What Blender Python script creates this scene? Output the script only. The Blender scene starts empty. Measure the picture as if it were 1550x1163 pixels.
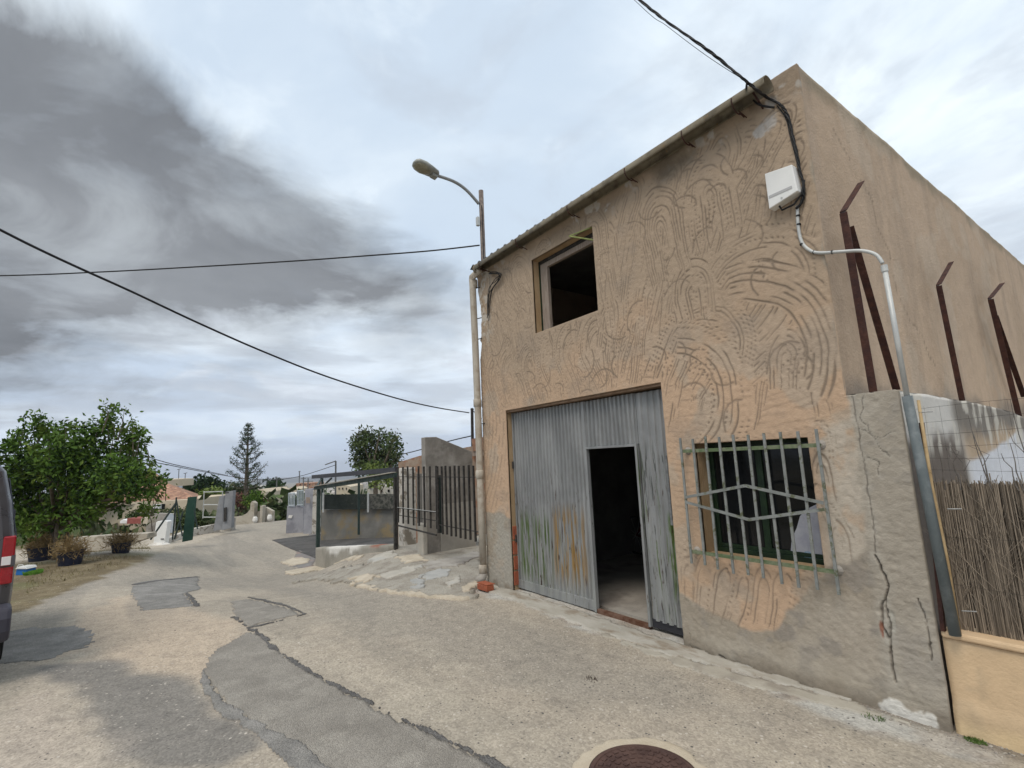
import bpy, bmesh, math, random
import numpy as np
from mathutils import Vector, Matrix
random.seed(7); RNG = np.random.default_rng(7)
C = bpy.context.scene.collection
rad = math.radians

# ------------------------------------------------------------------ camera
F, CX, CY, HCAM = 750.0, 775.0, 581.5, 1.75
def _n(v): return v/np.linalg.norm(v)
_a = -_n(np.array([233-CX, 719-CY, F])); _b = _n(np.array([1829-CX, 650-CY, F]))
_z = _n(np.cross(_a, _b)); _z = -_z if _z[1] > 0 else _z
_b = -np.cross(_a, _z); _b = -_b if _b[2] < 0 else _b
RW = np.array([_a, _b, _z]); CAM = np.array([0, 0, HCAM])
cam_d = bpy.data.cameras.new('camera'); cam = bpy.data.objects.new('camera', cam_d); C.objects.link(cam)
cam_d.sensor_width = 36; cam_d.lens = F/1550*36; cam_d.clip_end = 20000; cam_d.clip_start = 0.05
m = Matrix.Identity(4)
for i in range(3):
    m[i][0], m[i][1], m[i][2] = RW[i, 0], -RW[i, 1], -RW[i, 2]
m[2][3] = HCAM
cam.matrix_world = m
bpy.context.scene.camera = cam
def D(u, v, d): return CAM + RW @ (np.array([u-CX, v-CY, F])*d/F)          # point at camera depth d
def PY(u, v, Y): r = RW @ np.array([u-CX, v-CY, F]); return CAM + r*(Y/r[1])
def PX(u, v, X): r = RW @ np.array([u-CX, v-CY, F]); return CAM + r*(X/r[0])
def PZ(u, v, z=0): r = RW @ np.array([u-CX, v-CY, F]); return CAM + r*((z-HCAM)/r[2])
def DIR(u, v): return _n(RW @ np.array([u-CX, v-CY, F]))
def UVD(x, y, z):                                                            # arrays -> camera depth / pixel (for layout only)
    p = RW.T @ np.array([x, y, z-HCAM]); return CX+F*p[0]/p[2], CY+F*p[1]/p[2], p[2]

# ------------------------------------------------------------------ sky, sun, exposure
SUN_EL, SUN_AZ = rad(58), Vector((0.42, -0.80, 0))                          # the sun stands behind the cloud, street side
sc = bpy.context.scene
sc.view_settings.view_transform = 'Standard'; sc.view_settings.look = 'None'
sc.view_settings.gamma = 1; sc.view_settings.exposure = .38
w = bpy.data.worlds.new('World'); sc.world = w; w.use_nodes = True
nt = w.node_tree; nt.nodes.clear()
class G:
    """tiny node-graph writer"""
    def __init__(s, nt): s.nt = nt
    def n(s, t, props=None, **kw):
        nd = s.nt.nodes.new(t)
        for k, v in (props or {}).items(): setattr(nd, k, v)
        for k, v in kw.items():
            key = int(k[1:]) if k[0] == 'i' and k[1:].isdigit() else k.replace('_', ' ')
            s.set(nd.inputs[key], v)
        return nd
    def set(s, sock, v):
        if isinstance(v, bpy.types.NodeSocket): s.nt.links.new(v, sock)
        elif isinstance(v, bpy.types.Node): s.nt.links.new(v.outputs[0], sock)
        else:
            if hasattr(sock.default_value, '__len__') and not hasattr(v, '__len__'): v = [v]*len(sock.default_value)
            if hasattr(sock.default_value, '__len__') and len(sock.default_value) == 4 and len(v) == 3: v = (*v, 1)
            sock.default_value = v
    def m(s, op, a, b=0.0, c=0.0, clamp=False): return s.n('ShaderNodeMath', dict(operation=op, use_clamp=clamp), i0=a, i1=b, i2=c).outputs[0]
    def vm(s, op, a, b=(0, 0, 0), out=0): return s.n('ShaderNodeVectorMath', dict(operation=op), i0=a, i1=b).outputs[out]
    def mix(s, f, a, b, bt='MIX'):
        nd = s.nt.nodes.new('ShaderNodeMix'); nd.data_type = 'RGBA'; nd.blend_type = bt
        s.set(nd.inputs[0], f); s.set(nd.inputs[6], a); s.set(nd.inputs[7], b); return nd.outputs[2]
    def ramp(s, f, lo, hi, a=0.0, b=1.0, smooth=True):
        nd = s.n('ShaderNodeMapRange', dict(interpolation_type='SMOOTHSTEP' if smooth else 'LINEAR'), i0=f, i1=lo, i2=hi, i3=a, i4=b); return nd.outputs[0]
    def noise(s, vec, scale, detail=4, rough=.55, dist=0.0):
        return s.n('ShaderNodeTexNoise', None, Vector=vec, Scale=scale, Detail=detail, Roughness=rough, Distortion=dist).outputs[0]
g = G(nt)
sky = g.n('ShaderNodeTexSky', dict(sky_type='NISHITA', sun_disc=False, sun_elevation=SUN_EL,
          sun_rotation=math.atan2(SUN_AZ.x, SUN_AZ.y), dust_density=2.0))
dirv = g.vm('NORMALIZE', g.n('ShaderNodeTexCoord').outputs['Generated'])
sep = g.n('ShaderNodeSeparateXYZ', None, i0=dirv)
den = g.m('ADD', g.m('MAXIMUM', sep.outputs[2], 0.0), 0.16)
plane = g.n('ShaderNodeCombineXYZ', None, i0=g.m('DIVIDE', sep.outputs[0], den), i1=g.m('DIVIDE', sep.outputs[1], den), i2=0.0).outputs[0]
n_big = g.noise(g.vm('ADD', plane, (3.1, 7.7, 0)), 0.75, 9, .56, .35)
n_mid = g.noise(g.vm('ADD', plane, (1.3, 4.2, 2)), 1.7, 8, .58, .5)
warp = g.noise(plane, 1.6, 5, .6)
# the heavy dark cloud bank and the lesser grey banks, each centred on a direction of the sky
def lobe(u, v, width, amt):
    c = DIR(u, v); dt = g.vm('DOT_PRODUCT', g.vm('NORMALIZE', g.vm('ADD', dirv, g.vm('MULTIPLY', g.vm('SUBTRACT', g.n('ShaderNodeTexNoise', None, Vector=plane, Scale=1.5, Detail=9, Roughness=.62, Distortion=.4).outputs[1], (.5, .5, .5)), (.34, .34, .26)))), tuple(c), out=1)
    return g.m('MULTIPLY', g.ramp(dt, math.cos(rad(width)), math.cos(rad(width*.1))), amt)
dark = 0.0
for u, v, wd, am in [(-90, 260, 15, .95), (90, 225, 12, .85), (240, 290, 12, .85), (380, 340, 11, .80), (500, 385, 9, .65), (590, 420, 7, .4), (420, 440, 10, .4), (640, 470, 9, .35), (-280, 300, 18, .9), (50, 400, 14, .5),
                     (640, 900, 1, 0), (100, 460, 12, .2)]:
    if am: dark = g.m('ADD', dark, lobe(u, v, wd, am))
dark = g.m('MULTIPLY', g.m('MINIMUM', dark, 1.05), g.ramp(n_mid, .32, .66, .70, 1.12), clamp=True)
bright = g.mix(g.ramp(n_big, .38, .60), (5.0, 5.9, 6.95), (7.6, 8.3, 8.8))
bright = g.mix(g.m('MULTIPLY', g.ramp(n_mid, .46, .62), .62), bright, (4.3, 4.85, 5.6))
bright = g.mix(g.m('MULTIPLY', g.ramp(g.noise(g.vm('ADD', plane, (9.3, 2.2, 5)), 3.1, 8, .6, .4), .52, .68), .32), bright, (7.7, 8.4, 8.9))
low = g.ramp(sep.outputs[2], .0, .42, 1, 0)
bright = g.mix(g.m('MULTIPLY', low, g.ramp(n_mid, .45, .62, .6, 0)), bright, (4.4, 5.2, 6.5))
puff = g.m('MULTIPLY', g.ramp(n_mid, .50, .62), g.ramp(sep.outputs[2], .02, .16, .0, 1))
puff = g.m('MULTIPLY', puff, g.ramp(sep.outputs[2], .16, .45, 1, 0))
bright = g.mix(g.m('MULTIPLY', puff, .5), bright, (6.6, 7.1, 7.9))
# grey flat bases low over the horizon
strat = g.noise(g.vm('MULTIPLY', dirv, (2.2, 2.2, 14)), 1.6, 7, .55, .3)
bright = g.mix(g.m('MULTIPLY', g.ramp(strat, .44, .64, 0, .65), g.ramp(sep.outputs[2], .5, .15)), bright, (3.9, 4.35, 5.0))
cl = g.mix(g.m('POWER', dark, .9), bright, g.mix(g.ramp(n_big, .3, .7), (1.38, 1.50, 1.68), (2.45, 2.62, 2.85)))
cl = g.mix(g.m('MULTIPLY', g.ramp(sep.outputs[2], .0, .07, 1, 0), .7), cl, (4.6, 5.3, 6.6))
clear = g.ramp(g.noise(plane, .55, 5), .60, .80, 0, .35)
col = g.mix(clear, cl, g.vm('MULTIPLY', sky.outputs[0], (1.6, 1.6, 1.6)))
bg = g.n('ShaderNodeBackground', None, Color=col, Strength=0.1)
nt.links.new(bg.outputs[0], g.n('ShaderNodeOutputWorld').inputs[0])
sl = bpy.data.lights.new('sun', 'SUN'); sl.energy = 1.5; sl.angle = rad(26); sl.color = (1, .91, .80)
so = bpy.data.objects.new('sun', sl); C.objects.link(so)
sv = Vector((SUN_AZ.x, SUN_AZ.y, 0)).normalized()*math.cos(SUN_EL); sv.z = math.sin(SUN_EL)
so.rotation_euler = sv.to_track_quat('Z', 'Y').to_euler()

# ------------------------------------------------------------------ numpy value noise
def vnoise(x, y, seed=0):
    x = np.asarray(x, float); y = np.asarray(y, float)
    xi = np.floor(x).astype(np.int64); yi = np.floor(y).astype(np.int64); fx = x-xi; fy = y-yi
    fx = fx*fx*(3-2*fx); fy = fy*fy*(3-2*fy)
    def h(a, b):
        k = (a*374761393+b*668265263+seed*2147483647) & 0xffffffff
        k = ((k ^ (k >> 13))*1274126177) & 0xffffffff
        return ((k ^ (k >> 16)) & 0xffff)/65535.0
    return (h(xi, yi)*(1-fx)+h(xi+1, yi)*fx)*(1-fy)+(h(xi, yi+1)*(1-fx)+h(xi+1, yi+1)*fx)*fy
def fbm(x, y, sc=1.0, o=4, seed=0):
    s = 0; a = 1; t = 0
    for i in range(o): s = s+a*vnoise(np.asarray(x)*sc*2**i, np.asarray(y)*sc*2**i, seed+i*17); t += a; a *= .5
    return s/t
def sstep(a, b, x): t = np.clip((np.asarray(x, float)-a)/(b-a), 0, 1); return t*t*(3-2*t)
def pip(px, py, poly):
    ins = np.zeros(px.shape, bool); n = len(poly)
    for i in range(n):
        x1, y1 = poly[i]; x2, y2 = poly[(i+1) % n]
        if y1 == y2: continue
        c = ((y1 > py) != (y2 > py)) & (px < (x2-x1)*(py-y1)/(y2-y1)+x1); ins ^= c
    return ins
def pdist(px, py, pts, closed=True):
    d = np.full(px.shape, 1e9); n = len(pts)
    for i in range(n if closed else n-1):
        x1, y1 = pts[i]; x2, y2 = pts[(i+1) % n]; dx, dy = x2-x1, y2-y1; L = dx*dx+dy*dy+1e-12
        t = np.clip(((px-x1)*dx+(py-y1)*dy)/L, 0, 1); d = np.minimum(d, np.hypot(px-x1-t*dx, py-y1-t*dy))
    return d
def sdf(px, py, poly): d = pdist(px, py, poly); return np.where(pip(px, py, poly), -d, d)

# ------------------------------------------------------------------ materials
MATS = {}
def mat(name, c1, c2=None, scale=6, rough=.85, bump=.3, bscale=60, metal=0, c3=None, s3=1.5, spec=.3, stretch=(1, 1, 1), streak=None, dirt=None, attr=None, speck=None):
    if name in MATS: return MATS[name]
    mt = bpy.data.materials.new(name); mt.use_nodes = True; MATS[name] = mt
    g = G(mt.node_tree); b = mt.node_tree.nodes['Principled BSDF']
    co = g.vm('MULTIPLY', g.n('ShaderNodeTexCoord').outputs['Object'], stretch)
    col = c1
    if c2 is not None: col = g.mix(g.ramp(g.noise(co, scale, 6, .6), .35, .65), c1, c2)
    if c3 is not None: col = g.mix(g.ramp(g.noise(g.vm('ADD', co, (5, 3, 9)), s3, 7, .62), .48, .66), col, c3)
    if attr: col = g.mix(1.0, g.n('ShaderNodeAttribute', dict(attribute_name=attr)).outputs[0], g.mix(.6, (1, 1, 1), g.mix(g.noise(co, scale, 6, .65), (.72, .72, .72), (1.28, 1.28, 1.28))), 'MULTIPLY')
    if streak: col = g.mix(g.ramp(g.noise(g.vm('MULTIPLY', co, (14, 14, .8)), 1.0, 5, .6), .5, .72, 0, streak[1]), col, streak[0])
    if dirt: col = g.mix(g.ramp(g.noise(co, dirt[2], 8, .7), dirt[1], dirt[1]+.09), col, dirt[0])
    if speck:
        vo = g.n('ShaderNodeTexVoronoi', None, Vector=co, Scale=speck[0])
        sp = g.n('ShaderNodeSeparateXYZ', None, i0=vo.outputs['Color'])
        col = g.mix(speck[1], col, g.mix(g.ramp(sp.outputs[0], 0, 1, 0, 1, False), g.mix(1.0, col, (.45, .45, .47), 'MULTIPLY'), g.mix(1.0, col, (1.5, 1.5, 1.5), 'MULTIPLY')))
    g.set(b.inputs['Base Color'], col); b.inputs['Metallic'].default_value = metal
    g.set(b.inputs['Roughness'], g.ramp(g.noise(co, 9, 3), .3, .7, max(0, rough-.1), min(1, rough+.1)))
    b.inputs['Specular IOR Level'].default_value = spec
    if bump:
        h = g.noise(co, bscale, 6, .65)
        if speck: h = g.m('ADD', h, g.m('MULTIPLY', vo.outputs['Distance'], -1.2))
        bp = g.n('ShaderNodeBump', None, Strength=bump, Distance=.02, Height=h); g.set(b.inputs['Normal'], bp.outputs[0])
    return mt
def glass(name, col=(.02, .025, .025), rough=.05, spec=.6, alpha=1):
    mt = bpy.data.materials.new(name); mt.use_nodes = True; b = mt.node_tree.nodes['Principled BSDF']
    b.inputs['Base Color'].default_value = (*col, 1); b.inputs['Roughness'].default_value = rough
    b.inputs['Specular IOR Level'].default_value = spec; b.inputs['Alpha'].default_value = alpha; return mt

M = dict(
  tan=mat('side_render', (.335, .245, .168), (.385, .288, .20), 1.4, .95, .55, 45, c3=(.27, .205, .15), s3=.9),
  grey=mat('cement', (.27, .25, .225), (.34, .315, .28), 3, .95, .6, 30, c3=(.22, .20, .18), s3=2),
  greyd=mat('old_cement', (.20, .185, .165), (.28, .26, .235), 3, .95, .7, 26, c3=(.36, .34, .31), s3=2.5),
  reveal=mat('tan_reveal', (.33, .225, .125), (.38, .27, .16), 5, .9, .3),
  gutter=mat('gutter_paint', (.15, .125, .085), (.205, .18, .13), 5, .7, .2, c3=(.10, .085, .06), s3=6, dirt=((.20, .13, .06), .6, 12)),
  pvc=mat('dirty_pvc', (.40, .36, .30), (.47, .43, .36), 4, .55, .1, c3=(.33, .28, .22), s3=6, streak=((.24, .19, .14), .5)),
  roof=mat('fibre_cement', (.10, .105, .115), (.16, .165, .175), 8, .9, .4),
  door=None,
  iron=mat('black_iron', (.020, .019, .018), (.05, .045, .04), 20, .6, .2),
  rust=mat('rusty_angle', (.035, .014, .012), (.065, .026, .018), 14, .75, .3),
  steel=mat('grille_paint', (.17, .18, .17), (.23, .24, .23), 10, .55, .15, dirt=((.10, .11, .065), .53, 16)),
  greenst=mat('green_paint_steel', (.09, .13, .06), (.17, .19, .12), 20, .6, .2),
  dkgreen=mat('dark_green_paint', (.006, .016, .008), (.012, .03, .012), 12, .5, .1),
  brick=mat('orange_brick', (.34, .10, .05), (.27, .08, .042), 12, .85, .4, dirt=((.45, .40, .35), .62, 14)),
  wood=mat('old_wood', (.24, .19, .155), (.31, .26, .22), 6, .85, .3, stretch=(8, 8, 1)),
  white=mat('white_plastic', (.68, .68, .66), (.74, .74, .72), 3, .45, .03, spec=.4),
  cable=mat('black_cable', (.012, .012, .013), rough=.55, bump=0),
  conduit=mat('galvanised', (.44, .45, .44), (.52, .53, .51), 9, .5, .1, metal=.2),
  conduit2=mat('green_grey_pipe', (.095, .115, .12), (.125, .145, .15), 4, .55, .12, c3=(.16, .18, .185), s3=9),
  beige=mat('beige_paint', (.60, .43, .26), (.66, .49, .32), 2, .85, .25, c3=(.44, .34, .23), s3=1.7),
  lamp=mat('lamp_body', (.26, .27, .25), (.33, .335, .30), 8, .5, .1),
  pole=mat('lamp_pole', (.115, .09, .08), (.20, .165, .14), 16, .75, .2),
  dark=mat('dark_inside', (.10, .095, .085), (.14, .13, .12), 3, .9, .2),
  floorin=mat('garage_floor', (.30, .275, .24), (.36, .33, .29), 3, .85, .2, c3=(.2, .18, .16)),
  manhole=mat('manhole_iron', (.062, .035, .03), (.10, .058, .047), 8, .7, .3),
  ringc=mat('pale_mortar', (.47, .40, .30), (.54, .47, .365), 6, .9, .5, 70),
  leaf=mat('leaf_green', (.05, .10, .015), (.085, .155, .022), 2, .7, 0, spec=.15, c3=(.13, .175, .03), s3=1.6),
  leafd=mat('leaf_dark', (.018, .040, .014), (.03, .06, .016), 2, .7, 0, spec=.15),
  leafy=mat('leaf_yellow_green', (.10, .15, .02), (.15, .19, .04), 2, .6, 0),
  leafo=mat('leaf_olive', (.042, .068, .022), (.075, .105, .03), 1, .75, 0, c3=(.10, .10, .05), s3=1),
  bloom=mat('bougainvillea', (.16, .05, .05), (.09, .07, .03), 5, .7, 0),
  bark=mat('bark', (.10, .08, .06), (.16, .13, .10), 10, .95, .6),
  straw=mat('dry_straw', (.20, .13, .055), (.29, .21, .10), 20, .9, 0),
  tub=mat('black_tub', (.012, .015, .028), (.018, .022, .045), 5, .5, .05),
  vanp=mat('van_paint', (.095, .092, .098), (.105, .10, .108), 2, .35, 0, metal=.5, spec=.5),
  vanbump=mat('van_bumper', (.045, .043, .058), (.052, .05, .065), 3, .55, .03),
  tyre=mat('tyre', (.015, .015, .015), rough=.9, bump=.1),
  redl=mat('tail_red', (.27, .006, .012), (.33, .008, .016), 30, .2, 0, spec=.6),
  clearl=mat('lamp_clear', (.75, .72, .70), rough=.15, bump=0, spec=.6),
  rtile=mat('roof_tile', (.30, .16, .10), (.40, .24, .16), 3, .9, 0, c3=(.22, .12, .09), s3=5, speck=(3.2, .5)),
  hcream=mat('house_cream', (.50, .42, .31), (.56, .48, .36), 1, .9, 0),
  hwhite=mat('house_white', (.62, .60, .56), (.68, .66, .62), 1, .9, .0, c3=(.5, .47, .42)),
  bluegrey=mat('lilac_grey_wall', (.27, .27, .295), (.33, .33, .355), 2, .85, .2, c3=(.21, .21, .235)),
  blue=mat('blue_plastic', (.02, .14, .42), rough=.4, bump=0),
  block=mat('concrete_block', (.30, .28, .25), (.38, .355, .32), 4, .95, .5, 40, c3=(.22, .2, .18)),
  stone=mat('peeling_wall', (.50, .47, .42), (.58, .55, .50), 3, .95, .4, dirt=((.24, .21, .17), .49, 3)),
  grass=mat('weeds', (.05, .10, .02), (.09, .15, .03), 8, .8, 0),
  terracotta=mat('terracotta', (.30, .13, .08), (.36, .17, .1), 5, .85, .1),
  cane=mat('bamboo', (.32, .22, .11), (.42, .31, .17), 8, .7, .1, dirt=((.12, .08, .04), .62, 20)),
  chip=mat('pale_concrete_flake', (.38, .355, .305), (.45, .42, .365), 6, .9, .5, 50, c3=(.40, .39, .36), s3=3),
  chipb=mat('bluish_concrete', (.34, .34, .325), (.40, .395, .375), 6, .9, .5, 50),
  chipy=mat('cream_mortar', (.46, .40, .31), (.53, .465, .37), 5, .95, .6, 40, c3=(.40, .34, .26), s3=4),
  asph=mat('patch_asphalt', (.245, .225, .195), (.30, .276, .24), 3.2, .92, .5, 80, c3=(.33, .305, .265), s3=3.5, speck=(120, .35)),
  asphd=mat('patch_dark', (.20, .192, .178), (.262, .25, .228), 5, .9, .5, 80, c3=(.30, .285, .265), s3=2.2, speck=(110, .4)),
  tar=mat('tar_seam', (.115, .11, .105), (.18, .172, .162), 9, .85, .7, 60, speck=(90, .4)),
)
BLK = glass('dark_glass', (.008, .009, .010), .06, .25); BLUEPANE = glass('tinted_glass', (.03, .035, .05), .08)

# ------------------------------------------------------------------ mesh helpers
class MB:
    def __init__(s): s.v = []; s.f = []
    def add(s, vs, fs):
        o = len(s.v); s.v += [tuple(map(float, p)) for p in vs]; s.f += [tuple(o+i for i in f) for f in fs]; return s
    def box(s, a, b):
        (x0, y0, z0), (x1, y1, z1) = np.minimum(a, b), np.maximum(a, b)
        return s.add([(x0, y0, z0), (x1, y0, z0), (x1, y1, z0), (x0, y1, z0), (x0, y0, z1), (x1, y0, z1), (x1, y1, z1), (x0, y1, z1)],
                     [(0, 3, 2, 1), (4, 5, 6, 7), (0, 1, 5, 4), (1, 2, 6, 5), (2, 3, 7, 6), (3, 0, 4, 7)])
    def obox(s, c, ax, ay, az, hx, hy, hz):
        c, ax, ay, az = map(np.array, (c, ax, ay, az)); vs = []
        for k in (-1, 1):
            for i, j in ((-1, -1), (1, -1), (1, 1), (-1, 1)): vs.append(c+ax*hx*i+ay*hy*j+az*hz*k)
        return s.add(vs, [(0, 3, 2, 1), (4, 5, 6, 7), (0, 1, 5, 4), (1, 2, 6, 5), (2, 3, 7, 6), (3, 0, 4, 7)])
    def bar(s, a, b, w, h=None, up=(0, 0, 1)):
        a, b = np.array(a, float), np.array(b, float); h = h or w; t = _n(b-a); up = np.array(up, float)
        if abs(t@up) > .98: up = np.array((0, 1., 0))
        sx = _n(np.cross(t, up)); sy = np.cross(sx, t)
        return s.obox((a+b)/2, sx, sy, t, w/2, h/2, np.linalg.norm(b-a)/2)
    def tube(s, pts, r, n=8, caps=True):
        pts = [np.array(p, float) for p in pts]; rs = r if hasattr(r, '__len__') else [r]*len(pts); o = len(s.v); prev = None
        for i, p in enumerate(pts):
            t = _n(pts[min(i+1, len(pts)-1)]-pts[max(i-1, 0)])
            if prev is None: ref = np.array((0, 0, 1.)) if abs(t[2]) < .9 else np.array((1., 0, 0)); sx = _n(np.cross(t, ref))
            else: sx = _n(prev-t*(prev@t))
            prev = sx; sy = np.cross(t, sx)
            for k in range(n): a = 2*math.pi*k/n; s.v.append(tuple(p+(sx*math.cos(a)+sy*math.sin(a))*rs[i]))
        for i in range(len(pts)-1):
            for k in range(n): a = o+i*n+k; b = o+i*n+(k+1) % n; s.f.append((a, b, b+n, a+n))
        if caps: s.f.append(tuple(o+k for k in range(n))[::-1]); s.f.append(tuple(o+(len(pts)-1)*n+k for k in range(n)))
        return s
    def lathe(s, c, prof, n=20, ax=(0, 0, 1)):
        ax = _n(np.array(ax, float)); ref = np.array((1., 0, 0)) if abs(ax[0]) < .9 else np.array((0, 1., 0))
        sx = _n(np.cross(ax, ref)); sy = np.cross(ax, sx); o = len(s.v)
        for r, h in prof:
            for k in range(n): a = 2*math.pi*k/n; s.v.append(tuple(np.array(c)+ax*h+(sx*math.cos(a)+sy*math.sin(a))*r))
        for i in range(len(prof)-1):
            for k in range(n): a = o+i*n+k; b = o+i*n+(k+1) % n; s.f.append((a, b, b+n, a+n))
        s.f.append(tuple(o+k for k in range(n))[::-1]); s.f.append(tuple(o+(len(prof)-1)*n+k for k in range(n))); return s
    def prism(s, poly, off):
        """extrude a 3-D polygon by a vector"""
        n = len(poly); off = np.array(off, float); P = [np.array(p, float) for p in poly]
        return s.add(P+[p+off for p in P], [tuple(range(n))[::-1], tuple(range(n, 2*n))]+[(i, (i+1) % n, n+(i+1) % n, n+i) for i in range(n)])
    def build(s, name, mt, parent=None, bevel=0, smooth=False):
        me = bpy.data.meshes.new(name); me.from_pydata(s.v, [], s.f); me.update()
        bm = bmesh.new(); bm.from_mesh(me); bmesh.ops.recalc_face_normals(bm, faces=bm.faces); bm.to_mesh(me); bm.free()
        o = bpy.data.objects.new(name, me); C.objects.link(o); me.materials.append(mt)
        if smooth:
            me.polygons.foreach_set('use_smooth', [True]*len(me.polygons))
        if bevel:
            b = o.modifiers.new('bevel', 'BEVEL'); b.width = bevel; b.segments = 2; b.limit_method = 'ANGLE'
        if parent is not None: rel(o, parent)
        return o
def rel(o, parent):
    o.parent = parent; off = Vector(parent.location); q = parent.parent
    while q is not None: off = off+Vector(q.location); q = q.parent
    if o.data and len(o.data.vertices):
        o.data.transform(Matrix.Translation(-off))
def thing(name, label, cat, loc=(0, 0, 0), group=None):
    o = bpy.data.objects.new(name, None); C.objects.link(o); o.location = tuple(map(float, loc)); o.empty_display_size = .1
    return tag(o, label, cat, group)
def tag(o, label, cat, group=None, kind=None):
    if label: o['label'] = label
    if cat: o['category'] = cat
    if group: o['group'] = group
    if kind: o['kind'] = kind
    return o
def struct(o): o['kind'] = 'structure'; return o
def np_mesh(name, V, Fq, mt, parent=None, cols=None, smooth=True):
    me = bpy.data.meshes.new(name); V = np.asarray(V, np.float32); Fq = np.asarray(Fq, np.int32); k = Fq.shape[1]
    me.vertices.add(len(V)); me.vertices.foreach_set('co', V.ravel())
    me.loops.add(Fq.size); me.loops.foreach_set('vertex_index', Fq.ravel())
    me.polygons.add(len(Fq)); me.polygons.foreach_set('loop_start', np.arange(0, Fq.size, k, dtype=np.int32))
    me.polygons.foreach_set('loop_total', np.full(len(Fq), k, np.int32))
    me.polygons.foreach_set('use_smooth', np.full(len(Fq), smooth))
    me.update(calc_edges=True); me.validate()
    if cols is not None:
        a = me.color_attributes.new('Col', 'FLOAT_COLOR', 'POINT'); cc = np.ones((len(V), 4), np.float32); cc[:, :3] = cols; a.data.foreach_set('color', cc.ravel())
    o = bpy.data.objects.new(name, me); C.objects.link(o); me.materials.append(mt)
    if parent is not None: rel(o, parent)
    return o
def grid_faces(nu, nv, keep=None):
    i, j = np.meshgrid(np.arange(nu-1), np.arange(nv-1), indexing='ij')
    f = np.stack([i*nv+j, (i+1)*nv+j, (i+1)*nv+j+1, i*nv+j+1], -1).reshape(-1, 4)
    if keep is not None: f = f[keep.ravel()]
    return f
def skirt(V, Fc, off, cols=None):
    """close the open rim of a sheet by extruding it by off"""
    e = np.concatenate([Fc[:, [0, 1]], Fc[:, [1, 2]], Fc[:, [2, 3]], Fc[:, [3, 0]]]); key = np.sort(e, 1); code = key[:, 0].astype(np.int64)*len(V)+key[:, 1]
    u, idx, cnt = np.unique(code, return_index=True, return_counts=True); b = e[idx[cnt == 1]]
    vs = np.unique(b); mp = -np.ones(len(V), np.int64); mp[vs] = np.arange(len(vs))+len(V)
    V2 = np.concatenate([V, V[vs]+np.array(off)]); F2 = np.concatenate([Fc, np.stack([b[:, 1], b[:, 0], mp[b[:, 0]], mp[b[:, 1]]], 1)])
    c2 = None if cols is None else np.concatenate([cols, cols[vs]])
    return V2, F2, c2
def inst(root, loc, label=None, rot=None, scale=None):
    def cp(o, par=None):
        c = o.copy(); C.objects.link(c); c.parent = par
        for ch in o.children: cp(ch, c)
        return c
    c = cp(root); c.location = tuple(map(float, loc))
    if rot is not None: c.rotation_euler = rot
    if scale is not None: c.scale = scale
    if label: c['label'] = label
    return c

# ------------------------------------------------------------------ terrain
def gz(x, y):
    x = np.asarray(x, float); y = np.asarray(y, float)
    base = np.interp(-x, [-50, 5.5, 7, 8.5, 10.5, 13, 16, 22, 34, 45, 80, 150, 400, 1500, 6000], [0, 0, -.06, -.22, -.52, -.92, -1.15, -1.28, -1.36, -2.6, -7.5, -12, -22, -42, -120])
    wl = 1-.62*sstep(3.2, -1.2, y)*sstep(-28, -19, x)
    z = base*wl
    # forecourt in front of the railings: raised back up to street level, rising to the rear
    up = sstep(2.2, 4.0, y)*sstep(-15.0, -9.4, x)*sstep(-6.0, -6.6, x)
    z = z*(1-up)+up*(0.0+.02*np.clip(y-4, 0, 3))
    # carport platform behind the kerb wall
    pf = np.interp(x, [-30, -20, -15.8, -10.3, -9.5], [-1.38, -1.02, -.66, .02, .02])
    steep = sstep(-16.4, -15.7, x); c = (sstep(4.02, 4.2, y)*steep+sstep(3.6, 7.5, y)*(1-steep))*(x < -9.6)*sstep(-31, -25, x)*sstep(14, 11, y)
    z = z*(1-c)+c*np.maximum(z, pf-.05*np.clip(y-4, 0, 5))
    # lateral fall far off
    far = sstep(60, 300, np.abs(y)); z = z-far*14
    z = z+.03*(fbm(x, y, .25, 3, 5)-.5)*2*sstep(3, 12, np.hypot(x, y))
    return z
def GP(u, v):
    """point where the ray through a pixel meets the terrain"""
    r = DIR(u, v); t = np.geomspace(.5, 900, 3000); P = CAM+t[:, None]*r; below = P[:, 2] < gz(P[:, 0], P[:, 1])
    if not below.any(): return P[-1]
    i = int(np.argmax(below)); p = P[i].copy(); p[2] = float(gz(p[0], p[1])); return p
def axis(segs):
    out = []
    for a, b, st in segs: out += list(np.arange(a, b, st))
    return np.array(out+[segs[-1][1]])
X = axis([(-6000, -1500, 1500), (-1500, -400, 150), (-400, -120, 25), (-120, -40, 4), (-40, -18, .6), (-18, -9, .12), (-9, 3, .05), (3, 12, .5), (12, 60, 8), (60, 600, 90)])
Yv = axis([(-4000, -600, 800), (-600, -100, 60), (-100, -14, 5), (-14, -4, .4), (-4, 4.6, .05), (4.6, 14, .3), (14, 60, 4), (60, 400, 50), (400, 4000, 600)])
XX, YY = np.meshgrid(X, Yv, indexing='ij'); ZZ = gz(XX, YY)
near = (np.hypot(XX, YY) < 22)
ZZ = ZZ+np.where(near, (fbm(XX, YY, 9, 3, 3)-.5)*.010+(fbm(XX, YY, 1.3, 3, 8)-.5)*.025*sstep(.5, 2, np.hypot(XX, YY-4)), 0)
def poly_px(pts): return [tuple(GP(u, v)[:2]) for u, v in pts]
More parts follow.
